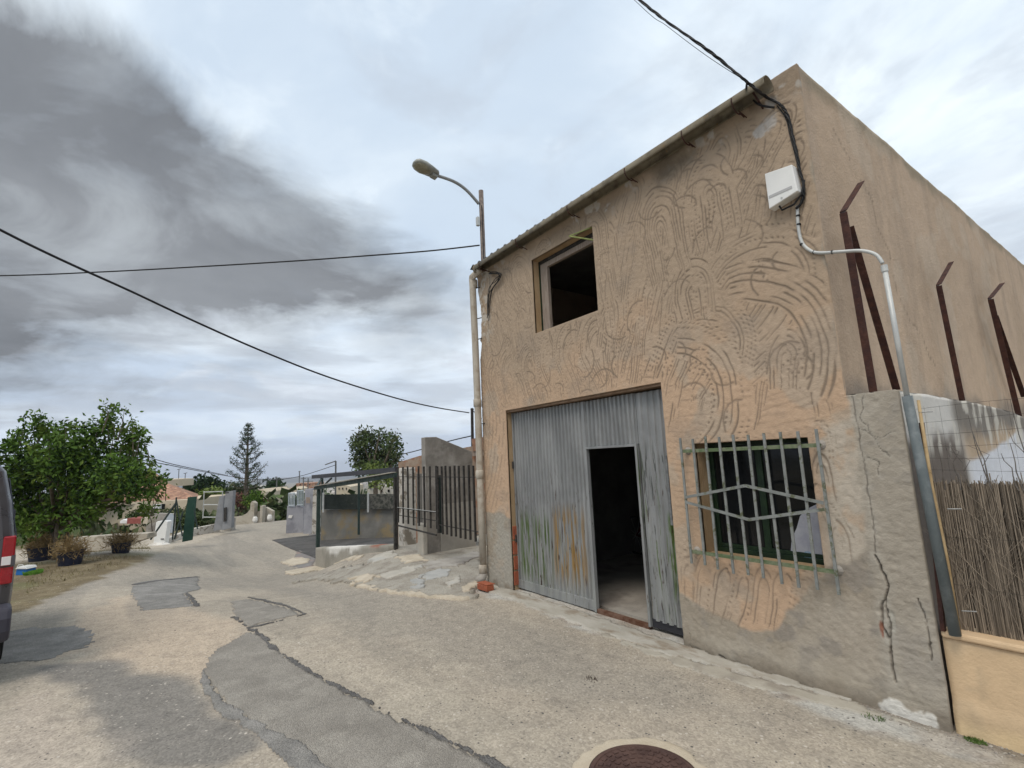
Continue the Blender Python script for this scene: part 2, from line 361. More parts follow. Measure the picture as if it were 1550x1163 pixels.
# surface colours of the ground (what it is made of, not how it is lit)
n1 = fbm(XX, YY, .9, 4, 11); n2 = fbm(XX, YY, 4, 4, 21); n3 = fbm(XX, YY, 14, 3, 31)
def c3(*c): return np.array(c, float)
road_c = c3(.395, .345, .278)*np.ones(XX.shape+(3,))
def blend(col, mask, c): return col*(1-mask[..., None])+np.asarray(c)*mask[..., None]
road_c = blend(road_c, sstep(.45, .65, n1)*.6, c3(.315, .28, .23))
road_c = blend(road_c, sstep(.52, .7, n2)*.35, c3(.385, .335, .265))
road_c = blend(road_c, sstep(.50, .62, fbm(XX*.35, YY, 1.6, 5, 401))*.4, c3(.265, .24, .20))
road_c = blend(road_c, sstep(.56, .66, fbm(XX, YY, 2.7, 5, 402))*.35, c3(.43, .385, .31))
def zone(poly, soft, noiseamp=.25, seed=0):
    q = poly_px(poly); d = sdf(XX, YY, q); return sstep(soft, -soft, d+(fbm(XX, YY, 2.2, 4, 41+seed)-.5)*noiseamp*2)
road_c = blend(road_c, zone([(130, 925), (200, 900), (370, 940), (375, 985), (300, 1035), (190, 1010), (140, 985), (60, 1005)], .14, .16)*.85, c3(.47, .385, .295))
road_c = blend(road_c, zone([(40, 1008), (150, 1000), (300, 1035), (400, 1130), (330, 1163), (190, 1180), (160, 1100), (110, 1050)], .10, .16, 1)*.85, c3(.19, .18, .165))
road_c = blend(road_c, zone([(0, 1060), (90, 1040), (140, 1100), (180, 1180), (-60, 1200)], .2, .2, 2)*.6, c3(.45, .385, .32))
road_c = blend(road_c, zone([(440, 870), (560, 895), (720, 912), (1000, 1010), (1250, 1100), (900, 1080), (700, 1000), (560, 960), (440, 905)], .3, .3, 3)*.6, c3(.285, .26, .222))
road_c = blend(road_c, zone([(460, 1000), (560, 1000), (760, 1080), (900, 1163), (760, 1163), (600, 1080)], .22, .2, 4)*.55, c3(.44, .39, .315))
road_c = blend(road_c, sstep(-10, -15, XX)*.45, c3(.285, .262, .225))
road_c = blend(road_c, sstep(.45, .6, fbm(XX*.25, YY*1.6, 1.2, 4, 411))*sstep(-7, -10, XX)*.45, c3(.24, .22, .19))
# cement apron along the house
ap = sstep(3.63, 3.73, YY+(fbm(XX, YY, 3, 3, 77)-.5)*.3)*(XX > -6.4)*(XX < -.9)*(YY < 4.2)
road_c = blend(road_c, ap*.9, c3(.40, .37, .325)); road_c = blend(road_c, ap*sstep(.5, .62, n2)*.6, c3(.46, .46, .43)); road_c = blend(road_c, ap*sstep(.56, .7, fbm(XX, YY, 5, 4, 78))*.6, c3(.25, .20, .155))
damp = sstep(.15, .0, 4.04-YY+(fbm(XX, YY, 6, 3, 79)-.5)*.12)*(XX > -2.2)*(XX < -.6)*(YY < 4.3)
road_c = blend(road_c, damp*.65, c3(.15, .125, .095))
# verge, bare plot and far land
dirt = c3(.155, .122, .072)*np.ones(road_c.shape); dirt = blend(dirt, sstep(.45, .6, n2), c3(.205, .165, .10)); dirt = blend(dirt, sstep(.52, .68, n1)*.6, c3(.12, .13, .055))
left_edge = [(-60, 950), (30, 926), (100, 896), (170, 868), (232, 844), (266, 827), (300, 821), (352, 803)]
le = poly_px(left_edge); verge_poly = [(le[0][0]+6, le[0][1]-1.5)]+le+[(-60, le[-1][1]+1), (-60, -80), (20, -80)]
isv = sstep(.12, -.12, sdf(XX, YY, verge_poly)+(fbm(XX, YY, 2.5, 4, 91)-.5)*.5)
colr = blend(road_c, isv, dirt)
plot = sstep(-18.5, -20, XX)*isv*sstep(-33, -31, XX); colr = blend(colr, plot, c3(.42, .37, .30))
farm = sstep(-36, -40, XX)[..., None]; fl = c3(.17, .155, .10)*np.ones(road_c.shape); fl = blend(fl, sstep(.45, .6, fbm(XX, YY, .01, 4, 5)), c3(.27, .23, .17)); fl = blend(fl, sstep(.5, .62, fbm(XX, YY, .02, 4, 15)), c3(.08, .10, .045)); fl = blend(fl, sstep(-130, -95, XX)*.85, c3(.085, .09, .045))
colr = colr*(1-farm)+fl*farm
rb = sstep(4.15, 4.3, YY)*(XX > -.9); colr = blend(colr, rb*.8, c3(.22, .18, .13))
colr = colr*(.90+.2*n3[..., None])
def ground_mat():
    mt = bpy.data.materials.new('worn_road'); mt.use_nodes = True; g = G(mt.node_tree); b = mt.node_tree.nodes['Principled BSDF']
    co = g.n('ShaderNodeTexCoord').outputs['Object']; base = g.n('ShaderNodeAttribute', dict(attribute_name='Col')).outputs[0]
    wob = g.vm('ADD', co, g.vm('MULTIPLY', g.n('ShaderNodeTexNoise', None, Vector=co, Scale=30.0, Detail=3).outputs[1], (.02, .02, .02)))
    v1 = g.n('ShaderNodeTexVoronoi', None, Vector=wob, Scale=75.0, Randomness=1.0); r1 = g.n('ShaderNodeSeparateXYZ', None, i0=v1.outputs['Color']).outputs[0]
    v2 = g.n('ShaderNodeTexVoronoi', None, Vector=wob, Scale=33.0, Randomness=1.0); r2 = g.n('ShaderNodeSeparateXYZ', None, i0=v2.outputs['Color']).outputs[1]
    f1 = g.ramp(r1, 0, 1, .80, 1.18, False); big = g.noise(co, 7, 8, .7)
    c = g.mix(1.0, base, g.n('ShaderNodeCombineXYZ', None, i0=f1, i1=f1, i2=f1).outputs[0], 'MULTIPLY')
    c = g.mix(g.m('MULTIPLY', g.ramp(r2, .87, .92), g.ramp(v2.outputs['Distance'], .30, .18)), c, (.12, .11, .10))
    c = g.mix(g.m('MULTIPLY', g.ramp(r2, .10, .05), g.ramp(v2.outputs['Distance'], .36, .25, 0, .8)), c, (.56, .51, .44))
    c = g.mix(g.ramp(big, .42, .66, .0, .5), c, g.mix(1.0, c, (.68, .68, .70), 'MULTIPLY'))
    g.set(b.inputs['Base Color'], c); b.inputs['Roughness'].default_value = .93; b.inputs['Specular IOR Level'].default_value = .2
    h = g.m('ADD', g.m('MULTIPLY', v1.outputs['Distance'], -.55), g.m('MULTIPLY', g.noise(co, 22, 6, .7), 1.6)); h = g.m('ADD', h, g.m('MULTIPLY', v2.outputs['Distance'], -.35))
    g.set(b.inputs['Normal'], g.n('ShaderNodeBump', None, Strength=.42, Distance=.010, Height=h).outputs[0]); return mt
struct(np_mesh('ground', np.stack([XX, YY, ZZ], -1).reshape(-1, 3), grid_faces(len(X), len(Yv)), ground_mat(), cols=colr.reshape(-1, 3)))
from bisect import bisect_right
def gzs(x, y):
    """height of the ground sheet as meshed, bilinear"""
    i = min(max(bisect_right(X, x)-1, 0), len(X)-2); j = min(max(bisect_right(Yv, y)-1, 0), len(Yv)-2)
    a = (x-X[i])/(X[i+1]-X[i]); b = (y-Yv[j])/(Yv[j+1]-Yv[j])
    return float((ZZ[i, j]*(1-a)+ZZ[i+1, j]*a)*(1-b)+(ZZ[i, j+1]*(1-a)+ZZ[i+1, j+1]*a)*b)
GX, GY = XX, YY

def sheet(name, poly, mt, lift=.006, jit=.02, res=.04, px=True, seed=0, thick=.012):
    """thin slab with a ragged outline that follows the ground"""
    q = poly_px(poly) if px else poly; a = np.array(q); x0, y0 = a.min(0)-.1; x1, y1 = a.max(0)+.1
    xs = np.arange(x0, x1+res, res); ys = np.arange(y0, y1+res, res); gx, gy = np.meshgrid(xs, ys, indexing='ij')
    d = sdf(gx, gy, q)+(fbm(gx, gy, 7, 4, seed+3)-.5)*jit*2*2
    keep = (d[:-1, :-1] < 0) & (d[1:, 1:] < 0) & (d[1:, :-1] < 0) & (d[:-1, 1:] < 0)
    used = np.zeros(gx.shape, bool); used[:-1, :-1] |= keep; used[1:, 1:] |= keep; used[1:, :-1] |= keep; used[:-1, 1:] |= keep
    gz_ = np.zeros(gx.shape)
    for i, j in zip(*np.nonzero(used)): gz_[i, j] = gzs(gx[i, j], gy[i, j])
    V = np.stack([gx, gy, gz_+lift+thick*0], -1).reshape(-1, 3); Fc = grid_faces(len(xs), len(ys), keep)
    if not len(Fc): return None
    us, inv = np.unique(Fc, return_inverse=True); V = V[us]; Fc = inv.reshape(Fc.shape)
    V, Fc, _ = skirt(V, Fc, (0, 0, -(lift+.02))); return np_mesh(name, V, Fc, mt, smooth=True)
def ribbon(pts, wd):
    """outline polygon (world) of a band along pixel points"""
    P = [GP(*p)[:2] for p in pts]; L, Rr = [], []
    for i, p in enumerate(P):
        t = _n(np.array(P[min(i+1, len(P)-1)])-np.array(P[max(i-1, 0)])); nrm = np.array((-t[1], t[0])); w_ = wd[i] if hasattr(wd, '__len__') else wd
        L.append(tuple(p+nrm*w_/2)); Rr.append(tuple(p-nrm*w_/2))
    return L+Rr[::-1]
# repairs in the road surface
struct(sheet('road_patch', [(200, 884), (225, 880), (300, 873), (304, 893), (281, 899), (298, 918), (212, 925), (197, 903)], M['asphd'], .006, .03))
struct(sheet('road_patch', [(347, 911), (376, 907), (458, 929), (376, 950), (352, 936)], M['asph'], .006, .02, seed=2))
struct(sheet('road_patch', [(375, 956), (320, 990), (304, 1015), (322, 1052), (380, 1100), (430, 1128), (500, 1200), (560, 1230), (860, 1230), (700, 1135), (600, 1090), (520, 1045), (440, 1000), (402, 968)], M['asph'], .007, .02, .03, seed=3))
struct(sheet('road_patch', [(-60, 965), (40, 952), (120, 947), (146, 960), (142, 978), (60, 1000), (-60, 1012)], M['asphd'], .006, .05, seed=4))
for i, (pts, wd) in enumerate([([(350, 909), (376, 905), (430, 918), (462, 929)], .035), ([(462, 929), (420, 941), (376, 952)], .03), ([(352, 934), (376, 954), (405, 972)], .05),
        ([(385, 956), (412, 982), (445, 1002), (500, 1035), (560, 1064), (620, 1096), (700, 1134), (790, 1185)], [.05, .065, .045, .030, .035, .04, .05, .05]),
        ([(306, 1012), (316, 1048), (350, 1082), (395, 1108), (440, 1135), (500, 1190)], [.05, .08, .10, .09, .13, .14]),
        ([(203, 886), (240, 880), (299, 874)], .10), ([(282, 899), (300, 918)], .06)]):
    struct(sheet('tar_seam', ribbon(pts, wd), M['tar'] if i != 4 else M['asphd'], .011, .022, .012, px=False, seed=20+i))
struct(sheet('cement_apron', [(-6.25, 4.03), (-6.2, 3.80), (-5.6, 3.73), (-4.5, 3.70), (-3.6, 3.69), (-2.9, 3.74), (-2.3, 3.86), (-1.7, 3.98), (-1.6, 4.03)], mat('apron_cement', (.36, .335, .285), (.43, .405, .355), 2.5, .92, .35, 40, c3=(.255, .21, .16), s3=2.6, stretch=(1, 2.2, 1), dirt=((.47, .475, .45), .60, 3)), .014, .035, .02, px=False, seed=31))
struct(sheet('cement_apron', [(-3.9, 3.72), (-3.2, 3.60), (-2.4, 3.66), (-1.7, 3.84), (-1.2, 3.95), (-1.4, 4.0), (-2.2, 3.88), (-3.0, 3.76)], mat('apron_low', (.35, .32, .265), (.41, .38, .32), 3, .92, .35, 40, c3=(.27, .24, .20), s3=2.6), .008, .05, .02, px=False, seed=33))
# carport floor and its driveway
struct(sheet('driveway', [(438, 858), (452, 828), (474, 800), (478, 797), (500, 801), (477, 852), (470, 862)], mat('dark_paving', (.17, .16, .155), (.22, .21, .20), 2, .9, .3, c3=(.26, .2, .18)), .01, .03, .06))
struct(sheet('carport_floor', [(-24.5, 4.3), (-10.4, 4.3), (-10.4, 9.6), (-24.5, 9.6)], mat('carport_paving', (.06, .057, .055), (.095, .09, .085), 1.5, .85, .3), .012, .0, .15, px=False))  # dark paving, darkened further so its colour carries the carport shade

# ------------------------------------------------------------------ the house
YF, XL, XR, XP, ZT = 4.04, -6.40, -1.49, -1.17, 4.80
house = thing('stucco_building', 'two storey garage house with peach swirl combed stucco front and plain tan side wall', 'building', (-4, YF, 0))
# openings (x0, x1, z0, z1)
WIN2 = (-5.02, -3.845, 3.39, 4.42); GAR = (-5.78, -3.075, -.3, 2.44); WIN1 = (-2.77, -1.78, .85, 1.82)
st = .0066
xs = np.arange(XL, XP+.001, st); zs = np.arange(-.12, ZT+.001, st)
for arr, edges in ((xs, (WIN2[0], WIN2[1], GAR[0], GAR[1], WIN1[0], WIN1[1], XR)), (zs, (WIN2[2], WIN2[3], GAR[3], WIN1[2], WIN1[3], 2.10))):
    for e in edges: arr[np.argmin(abs(arr-e))] = e
xs[-1] = XP; zs[-1] = ZT
gx, gz2 = np.meshgrid(xs, zs, indexing='ij')
def W(u, v): p = PY(u, v, YF); return (float(p[0]), float(p[2]))
# combed swirls: fans of concentric scrapes (centre, radii, angle span), later ones override earlier ones
groove = np.zeros(gx.shape); wx = gx+(fbm(gx, gz2, 4, 3, 1)-.5)*.045; wz = gz2+(fbm(gx, gz2, 4, 3, 2)-.5)*.045
def fan(c, r0, r1, a0, a1, sp=.062, sx=1.0, amp=1.0, seed=0, px=True, rot=0.0, own=True):
    global groove
    if not own: return fan_small(c, r0, r1, a0, a1, sp, sx, amp, seed)
    cx_, cz_ = W(*c) if px else c
    dx, dz = wx-cx_, wz-cz_; cr, sr = math.cos(rad(rot)), math.sin(rad(rot)); dx, dz = dx*cr+dz*sr, -dx*sr+dz*cr
    r = np.hypot(dx/sx, dz); th = np.degrees(np.arctan2(dz, dx/sx)); mid = (a0+a1)/2; dd = (th-mid+180) % 360-180
    inside = (r > r0) & (r < r1) & (abs(dd) < (a1-a0)/2)
    rr = r/sp+(vnoise(th/35+seed*3.3, r*3, seed)-.5)*.9; k = np.floor(rr); fr = rr-k-.5
    jit = vnoise(k*7.31, np.full_like(k, seed*1.7), seed+5)
    wdt = .085+.10*vnoise(k*3.1+th*.02, th/14, seed+9)
    prof = np.exp(-((fr-(jit-.5)*.3)/wdt)**2)
    brk = sstep(.34, .52, vnoise(k*5.7+seed, th*np.maximum(r, .1)/9., seed+13))
    # some rings are rows of trowel-tooth ticks instead of lines
    tick = (vnoise(k*9.13, np.full_like(k, 4.), seed+21) > .62)
    tk = sstep(.25, .6, np.sin(np.radians(th)*r/.026*2*np.pi/1.9)+(vnoise(th/5, r*20, seed+3)-.5))
    tickp = np.exp(-(fr/.22)**2)*tk
    val = np.where(tick, tickp*.8, prof)*brk*amp*(.55+.6*vnoise(gx*9, gz2*9, seed+30))
    if own: groove = np.where(inside, val, groove)
    else: groove = np.where(inside, np.maximum(val, groove), groove)
def fan_small(c, r0, r1, a0, a1, sp, sx, amp, seed):
    i0, i1 = np.searchsorted(xs, (c[0]-r1-.05, c[0]+r1+.05)); j0, j1 = np.searchsorted(zs, (c[1]-r1-.05, c[1]+r1+.05)); s_ = (slice(i0, i1), slice(j0, j1))
    if i1-i0 < 3 or j1-j0 < 3: return
    dx, dz = wx[s_]-c[0], wz[s_]-c[1]; rr_ = np.hypot(dx/sx, dz); th = np.degrees(np.arctan2(dz, dx/sx)); dd = (th-(a0+a1)/2+180) % 360-180
    k = np.floor(rr_/sp); fr = rr_/sp-k-.5; tk = sstep(.2, .6, np.sin(np.radians(th)*(k+.5)*sp/.024*3.3+seed)+(vnoise(th/5, k*3, seed)-.5)*.8)
    val = np.exp(-(fr/.2)**2)*tk*amp*((rr_ > r0) & (rr_ < r1) & (abs(dd) < (a1-a0)/2)); groove[s_] = np.maximum(groove[s_]*(1-.6*(val > .2)), val)
# background combing
fan((1030, 300), .05, 3.2, -180, 180, .05, 1.4, .6, 1)
fan((640, 640), .1, 3.6, -60, 80, .085, 1.0, .8, 2)
Z = lambda: 0
def arch(x, z, sx, R1, leg, rot, sp, seed, amp=1.0, side=0, r0=.05):
    # one inverted-U sweep of the comb: nested arches running down into straight legs
    ext = max(R1*max(sx, 1), leg)+R1*.4+.06
    i0, i1 = np.searchsorted(xs, (x-ext, x+ext)); j0, j1 = np.searchsorted(zs, (z-ext, z+ext)); s_ = (slice(i0, i1), slice(j0, j1))
    if i1-i0 < 3 or j1-j0 < 3: return
    dx, dz = wx[s_]-x, wz[s_]-z; cr, sr = math.cos(rad(rot)), math.sin(rad(rot)); dx, dz = dx*cr+dz*sr, -dx*sr+dz*cr
    bend = 1+.25*np.clip(-dz, 0, 1); rr_ = np.hypot(dx*bend/sx, np.maximum(dz, 0)); al = np.where(dz > 0, np.arctan2(dz, np.abs(dx)+1e-6)*rr_, dz)+np.where(dx > 0, 5, 0)
    ins = (rr_ < R1*(1+.12*(vnoise(al*6, rr_*0, seed+2)-.5))) & (rr_ > r0) & (dz > -leg*(.7+.6*vnoise(rr_*22, rr_*0, seed+4)))
    if side: ins &= (dx*side > -.04)
    q = rr_/(sp/sx*.8)+(vnoise(al*3.3, rr_*2, seed)-.5)*.7; k = np.floor(q); fr = q-k-.5
    jit = vnoise(k*7.31, k*0+seed*1.7, seed+5)-.5; wd = .10+.10*vnoise(k*3.1, al*4, seed+9)
    brk = sstep(.30, .48, vnoise(k*5.7+seed, al*5.5, seed+13)); line = np.exp(-((fr-jit*.35)/wd)**2)*brk
    tick = vnoise(k*9.13, k*0+4., seed+21) > .72; tk = sstep(.2, .6, np.sin(al/.0245*3.3)+(vnoise(al*30, k*3, seed+3)-.5)*.8)*np.exp(-(fr/.22)**2)*sstep(.25, .4, vnoise(k*2.7, al*4, seed+17))
    val = np.where(tick, tk*.85, line)*amp*(.5+.7*vnoise(gx[s_]*7, gz2[s_]*7, seed+30)); groove[s_] = np.where(ins, val, groove[s_])
rs = random.Random(77)
groove *= .5
k_ = 0
for row, (z_, n_, x0_, x1_) in enumerate([(2.62, 12, -6.4, -1.6), (2.95, 11, -6.3, -1.5), (3.25, 11, -6.45, -1.7), (3.55, 10, -6.2, -1.5), (3.85, 10, -6.4, -1.7), (4.12, 10, -6.2, -1.6), (4.38, 10, -6.4, -1.75)]):
    for q in range(n_):
        x_ = x0_+(x1_-x0_)*q/(n_-1)+rs.uniform(-.12, .12); lean = 30*math.tanh((-4.0-x_)*.8)+rs.uniform(-14, 14); k_ += 1
        arch(x_, z_+rs.uniform(-.08, .08), rs.uniform(.42, .75), rs.uniform(.26, .44), rs.uniform(.25, .55), lean, rs.uniform(.034, .044), 10+k_*5, rs.uniform(.8, 1.1), -1 if x_ < -4.4 and z_ < 3.3 and rs.random() < .6 else 0)
for q in range(6): arch(-5.95+q*.42, 2.98+rs.uniform(-.05, .08), .8, rs.uniform(.38, .5), .42, 22, .040, 400+q*5, 1.0, -1, .12)
arch(-2.05, 3.00, .95, .62, .5, -48, .042, 500, 1.1); arch(-2.62, 2.62, .9, .60, .35, -35, .044, 505, 1.15); arch(-1.86, 2.45, .6, .26, .2, -10, .036, 510, 1.1); arch(-2.62, 3.22, .7, .34, .25, 4, .038, 515, 1.2); arch(-2.35, 4.05, .6, .46, .4, 2, .038, 520, 1.05); arch(-2.9, 3.98, .55, .5, .5, 6, .038, 525, 1.0)
for q in range(7): arch(-2.95+q*.17, .62, .5, rs.uniform(.2, .3), .3, -12+rs.uniform(-10, 10), .042, 540+q*5, .9)
for q in range(5): arch(-1.66+rs.uniform(-.05, .03), 2.0-q*.24, .35, .22, .2, rs.uniform(-20, 20), .034, 580+q*5, .8)
for i, (c, r0, r1, a0, a1, sp, sx, amp) in enumerate([
        ((1020, 610), .42, .80, -70, 80, .050, 1, 1.2), ((1125, 545), .50, .84, -35, 95, .050, 1, 1.15)]):
    fan(c, r0, r1, a0, a1, sp, sx, amp, 610+i*3)
for i in range(18):       # short rows of tooth marks pressed over the scrapes
    c = (random.uniform(-6.3, -1.55), random.uniform(1.6, 4.5)); r0 = random.uniform(.06, .34); a0 = random.uniform(-180, 180)
    fan(c, r0, r0+random.choice([.05, .10, .15]), a0, a0+random.uniform(30, 95), random.uniform(.045, .06), random.uniform(.6, 1.1), random.uniform(.7, 1.1), 200+i, px=False, own=False)
# a few long hand strokes
for i in range(70):
    c = (random.uniform(-6.2, -1.6), random.uniform(2.0, 4.5)); L = random.uniform(.12, .35); a = random.uniform(0, 6.28)
    pts = [(c[0]+math.cos(a+k*.25)*L*k/5, c[1]+math.sin(a+k*.25)*L*k/5) for k in range(6)]
    d = pdist(gx, gz2, pts, False); groove = np.maximum(groove, np.exp(-(d/.008)**2)*.7)
# zones of paint
pk = poly_w = [W(*p) for p in [(1000, 860), (1028, 900), (1068, 922), (1100, 940), (1142, 954), (1170, 950), (1199, 920), (1224, 892), (1262, 862), (1311, 830), (1303, 740), (1288, 640), (1280, 597)]]
peach = [(XL-.2, 1.05), (-5.60, .95), (-5.5, 2.4), (-3.2, 2.4)]+pk+[(XR+.01, 2.12), (XR+.01, 5), (XL-.2, 5)]
sd = sdf(gx, gz2, peach)+(fbm(gx, gz2, 5, 5, 60)-.5)*.10
pm_ = sstep(.02, -.02, sd); swirl = sstep(.12, -.10, sd)*sstep(4.72, 4.55, gz2+(fbm(gx, gz2, 3, 3, 4)-.5)*.1)
swirl = swirl*(1-.75*((gx > XR-.03)).astype(float))
# keep a plain rim by the openings
def rim(o, w_): return sstep(0, w_, np.maximum(np.maximum(o[0]-gx, gx-o[1]), np.maximum(o[2]-gz2, gz2-o[3])))
swirl = swirl*rim(WIN2, .05)*rim(GAR, .06)
gr = groove*swirl
hgt = .006+.004*fbm(gx, gz2, 2.2, 3, 70)+.0065*(fbm(gx, gz2, 30, 3, 71)-.5)*(1+.35*(1-pm_))-.0048*gr
rim_g = np.roll(gr, 2, 0)-np.roll(gr, -2, 0); hgt += .0009*rim_g
# the corner pier stands a little proud and is rough
pier = (gx > XR+.0) & (gz2 < 2.11); pr = sstep(XR-.05, XR+.03, gx)*(gz2 < 2.12)
rough_p = (fbm(gx*1, gz2*4.5, 6, 4, 80)-.5)
hgt = hgt+pr*(.012+.010*rough_p*sstep(1.35, 1.0, gz2))
# cement plinth unevenness and bulge at the foot
hgt = hgt+(1-pm_)*.008*(fbm(gx, gz2, 3, 3, 82)-.5)+.03*sstep(.28, 0, gz2)*(gx > -3.0)*fbm(gx, gz2, 2, 3, 83)
# colours
cp = c3(.455, .325, .222)*np.ones(gx.shape+(3,)); cp = blend(cp, sstep(.4, .6, fbm(gx, gz2, 1.7, 4, 90)), c3(.49, .345, .235))
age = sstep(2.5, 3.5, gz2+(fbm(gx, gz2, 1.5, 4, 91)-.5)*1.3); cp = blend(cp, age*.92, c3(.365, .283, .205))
pale = sstep(.50, .60, fbm(gx, gz2, 2.3, 5, 92))*(1-age)*.55; cp = blend(cp, pale, c3(.40, .34, .27))
cp = blend(cp, sstep(.30, 0., abs(gx+2.9)/2+abs(gz2-.75))*0+.0, cp)
rw = sstep(-1.80, -1.66, gx)*sstep(2.15, 1.9, gz2+(fbm(gx, gz2, 4, 4, 93)-.5)*.6); cp = blend(cp, rw*.75*sstep(.38, .55, fbm(gx*1, gz2*.7, 7, 4, 94)), c3(.46, .42, .355))
cg = c3(.315, .272, .215)*np.ones(gx.shape+(3,)); cg = blend(cg, sstep(.42, .62, fbm(gx, gz2, 2.5, 5, 95)), c3(.37, .325, .265)); cg = blend(cg, sstep(.55, .7, fbm(gx, gz2, 6, 4, 96))*.5, c3(.22, .20, .18))
cg = blend(cg, pr*.45, c3(.36, .33, .28)); cg = blend(cg, sstep(.35, .05, gz2)*(gx > -3)*.5, c3(.33, .295, .235))
cw = cg*(1-pm_[..., None])+cp*pm_[..., None]
soft = gr.copy()
for _ in range(3): soft = (soft+np.roll(soft, 1, 0)+np.roll(soft, -1, 0)+np.roll(soft, 1, 1)+np.roll(soft, -1, 1))/5
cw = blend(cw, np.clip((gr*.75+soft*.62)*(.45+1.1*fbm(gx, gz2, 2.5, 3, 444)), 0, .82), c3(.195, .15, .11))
cw = blend(cw, sstep(.58, .74, fbm(gx, gz2, 3.2, 5, 445))*.32*pm_, c3(.27, .22, .175))                 # grime held in the scrapes
ev = sstep(4.42, 4.66, gz2+(fbm(gx, gz2, 2.5, 4, 97)-.5)*.35); cw = blend(cw, ev*.6, c3(.20, .155, .11)); hgt = hgt+.03*sstep(4.56, 4.66, gz2+(fbm(gx, gz2, 1.6, 3, 497)-.5)*.12)*(gx < -1.9); cw = blend(cw, ev*sstep(.58, .68, fbm(gx, gz2, 8, 4, 98)), c3(.36, .33, .29))  # eave band: brown stains, with shade under the gutter painted into the colour
for (u, v, r_) in [(1170, 185, .09), (1150, 200, .05), (1166, 155, .05)]:
    c = W(u, v); q = sstep(r_, r_*.3, np.hypot(gx-c[0], gz2-c[1])+(fbm(gx, gz2, 14, 3, 99)-.5)*.12); cw = blend(cw, q*.8, c3(.44, .42, .40)); hgt -= q*.006
c = W(1020, 250); q = sstep(.26, .02, np.hypot((gx-c[0])/1.5, gz2-c[1])+(fbm(gx, gz2, 9, 3, 88)-.5)*.2); cw = blend(cw, q*.7, c3(.10, .085, .065))
lw = sstep(-5.9, -6.3, gx)*sstep(3.2, 3.9, gz2); cw = blend(cw, lw*sstep(.5, .6, fbm(gx, gz2, 12, 4, 89))*.7, c3(.5, .47, .42))
# cracks
crack = np.zeros(gx.shape)
def crk(pts, wd=.006, dep=.02, jit=.012, seed=0, cc=(.09, .075, .06)):
    global cw, hgt
    P = [W(*p) for p in pts]; d = pdist(gx+(fbm(gx, gz2, 16, 3, seed)-.5)*jit*2, gz2+(fbm(gx, gz2, 16, 3, seed+1)-.5)*jit*2, P, False)
    w_ = wd*(.5+fbm(gx, gz2, 9, 2, seed+2)); q = sstep(w_*1.05, w_*.35, d); cw = blend(cw, q*.8, c3(*cc)); hgt = hgt-q*dep*.8; cw = blend(cw, sstep(w_*7, w_*1.5, d)*.35*fbm(gx, gz2, 20, 3, seed+4), c3(.42, .40, .35))
crk([(1290, 600), (1300, 650), (1312, 720), (1322, 780), (1328, 835)], .005, .008, seed=3)
crk([(1328, 840), (1335, 862), (1347, 885), (1341, 905), (1347, 940), (1350, 990), (1357, 1030)], .0085, .03, .014, seed=5)
crk([(1340, 908), (1335, 925), (1336, 945), (1345, 965)], .007, .025, .014, seed=7)
crk([(1308, 600), (1305, 640), (1330, 670), (1345, 690)], .004, .006, .03, seed=9); crk([(1305, 650), (1340, 660), (1360, 655)], .003, .005, .03, seed=11); crk([(1316, 690), (1334, 700), (1335, 720)], .004, .006, .03, seed=12)
crk([(1392, 905), (1402, 935), (1406, 960), (1412, 1000)], .005, .02, .015, seed=13); crk([(1092, 992), (1105, 998), (1122, 1005)], .010, .02, .02, seed=15); crk([(1045, 985), (1056, 990)], .018, .03, .02, seed=16, cc=(.16, .05, .03))
crk([(740, 395), (742, 430), (738, 470), (741, 520)], .008, .02, .02, seed=17)
c = W(1337, 955)
for (u, v, rx, rz, cc) in [(1336, 952, .011, .05, (.26, .11, .07)), (1352, 1075, .0, .0, (0, 0, 0)), (1352, 940, .02, .08, (.38, .36, .31)), (780, 858, .01, .0, (0, 0, 0))]:
    if rx == 0 or rz == 0: continue
    c = W(u, v); q = sstep(1.2, .7, np.hypot((gx-c[0])/rx, (gz2-c[1])/rz)+(fbm(gx, gz2, 20, 3, 66)-.5)*.8); cw = blend(cw, q*.9, c3(*cc)); hgt = hgt-q*.006
cw = blend(cw, sstep(.13, .02, gz2+(fbm(gx, gz2, 5, 4, 465)-.5)*.14)*.6, c3(.17, .14, .105))
wp = [W(*p) for p in [(1326, 1075), (1345, 1062), (1352, 1066), (1385, 1078), (1418, 1084), (1424, 1096), (1395, 1100), (1350, 1090)]]
q = sstep(.012, -.008, sdf(gx, gz2, wp)+(fbm(gx, gz2, 11, 5, 61)-.5)*.12); cw = blend(cw, q, c3(.64, .62, .57)); hgt += q*.004
# stained left pier at garage door
lp = (gx < -5.78)*sstep(1.25, .8, gz2); bl = sstep(.004, .001, pdist(gx, gz2, [(XL, .42), (-5.78, .44)], False)); cw = blend(cw, lp*.8*sstep(.4, .6, fbm(gx, gz2, 6, 4, 62)), c3(.34, .32, .275))
keep = np.ones((len(xs)-1, len(zs)-1), bool); cx2 = (xs[:-1]+xs[1:])[:, None]/2*np.ones((1, len(zs)-1)); cz2 = (zs[:-1]+zs[1:])[None, :]/2*np.ones((len(xs)-1, 1))
for o in (WIN2, GAR, WIN1): keep &= ~((cx2 > o[0]) & (cx2 < o[1]) & (cz2 > o[2]) & (cz2 < o[3]))
keep &= ~((cx2 > XR) & (cz2 > 2.10+(fbm(cx2, cz2*0, 8, 2, 6)-.5)*.02))
bite = np.interp(cz2, [3.3, 3.45, 3.55, 3.6, 3.68, 3.95, 4.15, 4.3, 4.4, 4.6], [0, .04, .055, .015, .05, .075, .06, .03, 0, 0])*(.8+.4*fbm(cx2, cz2, 20, 2, 6)); keep &= ~(cx2 < XL+bite)
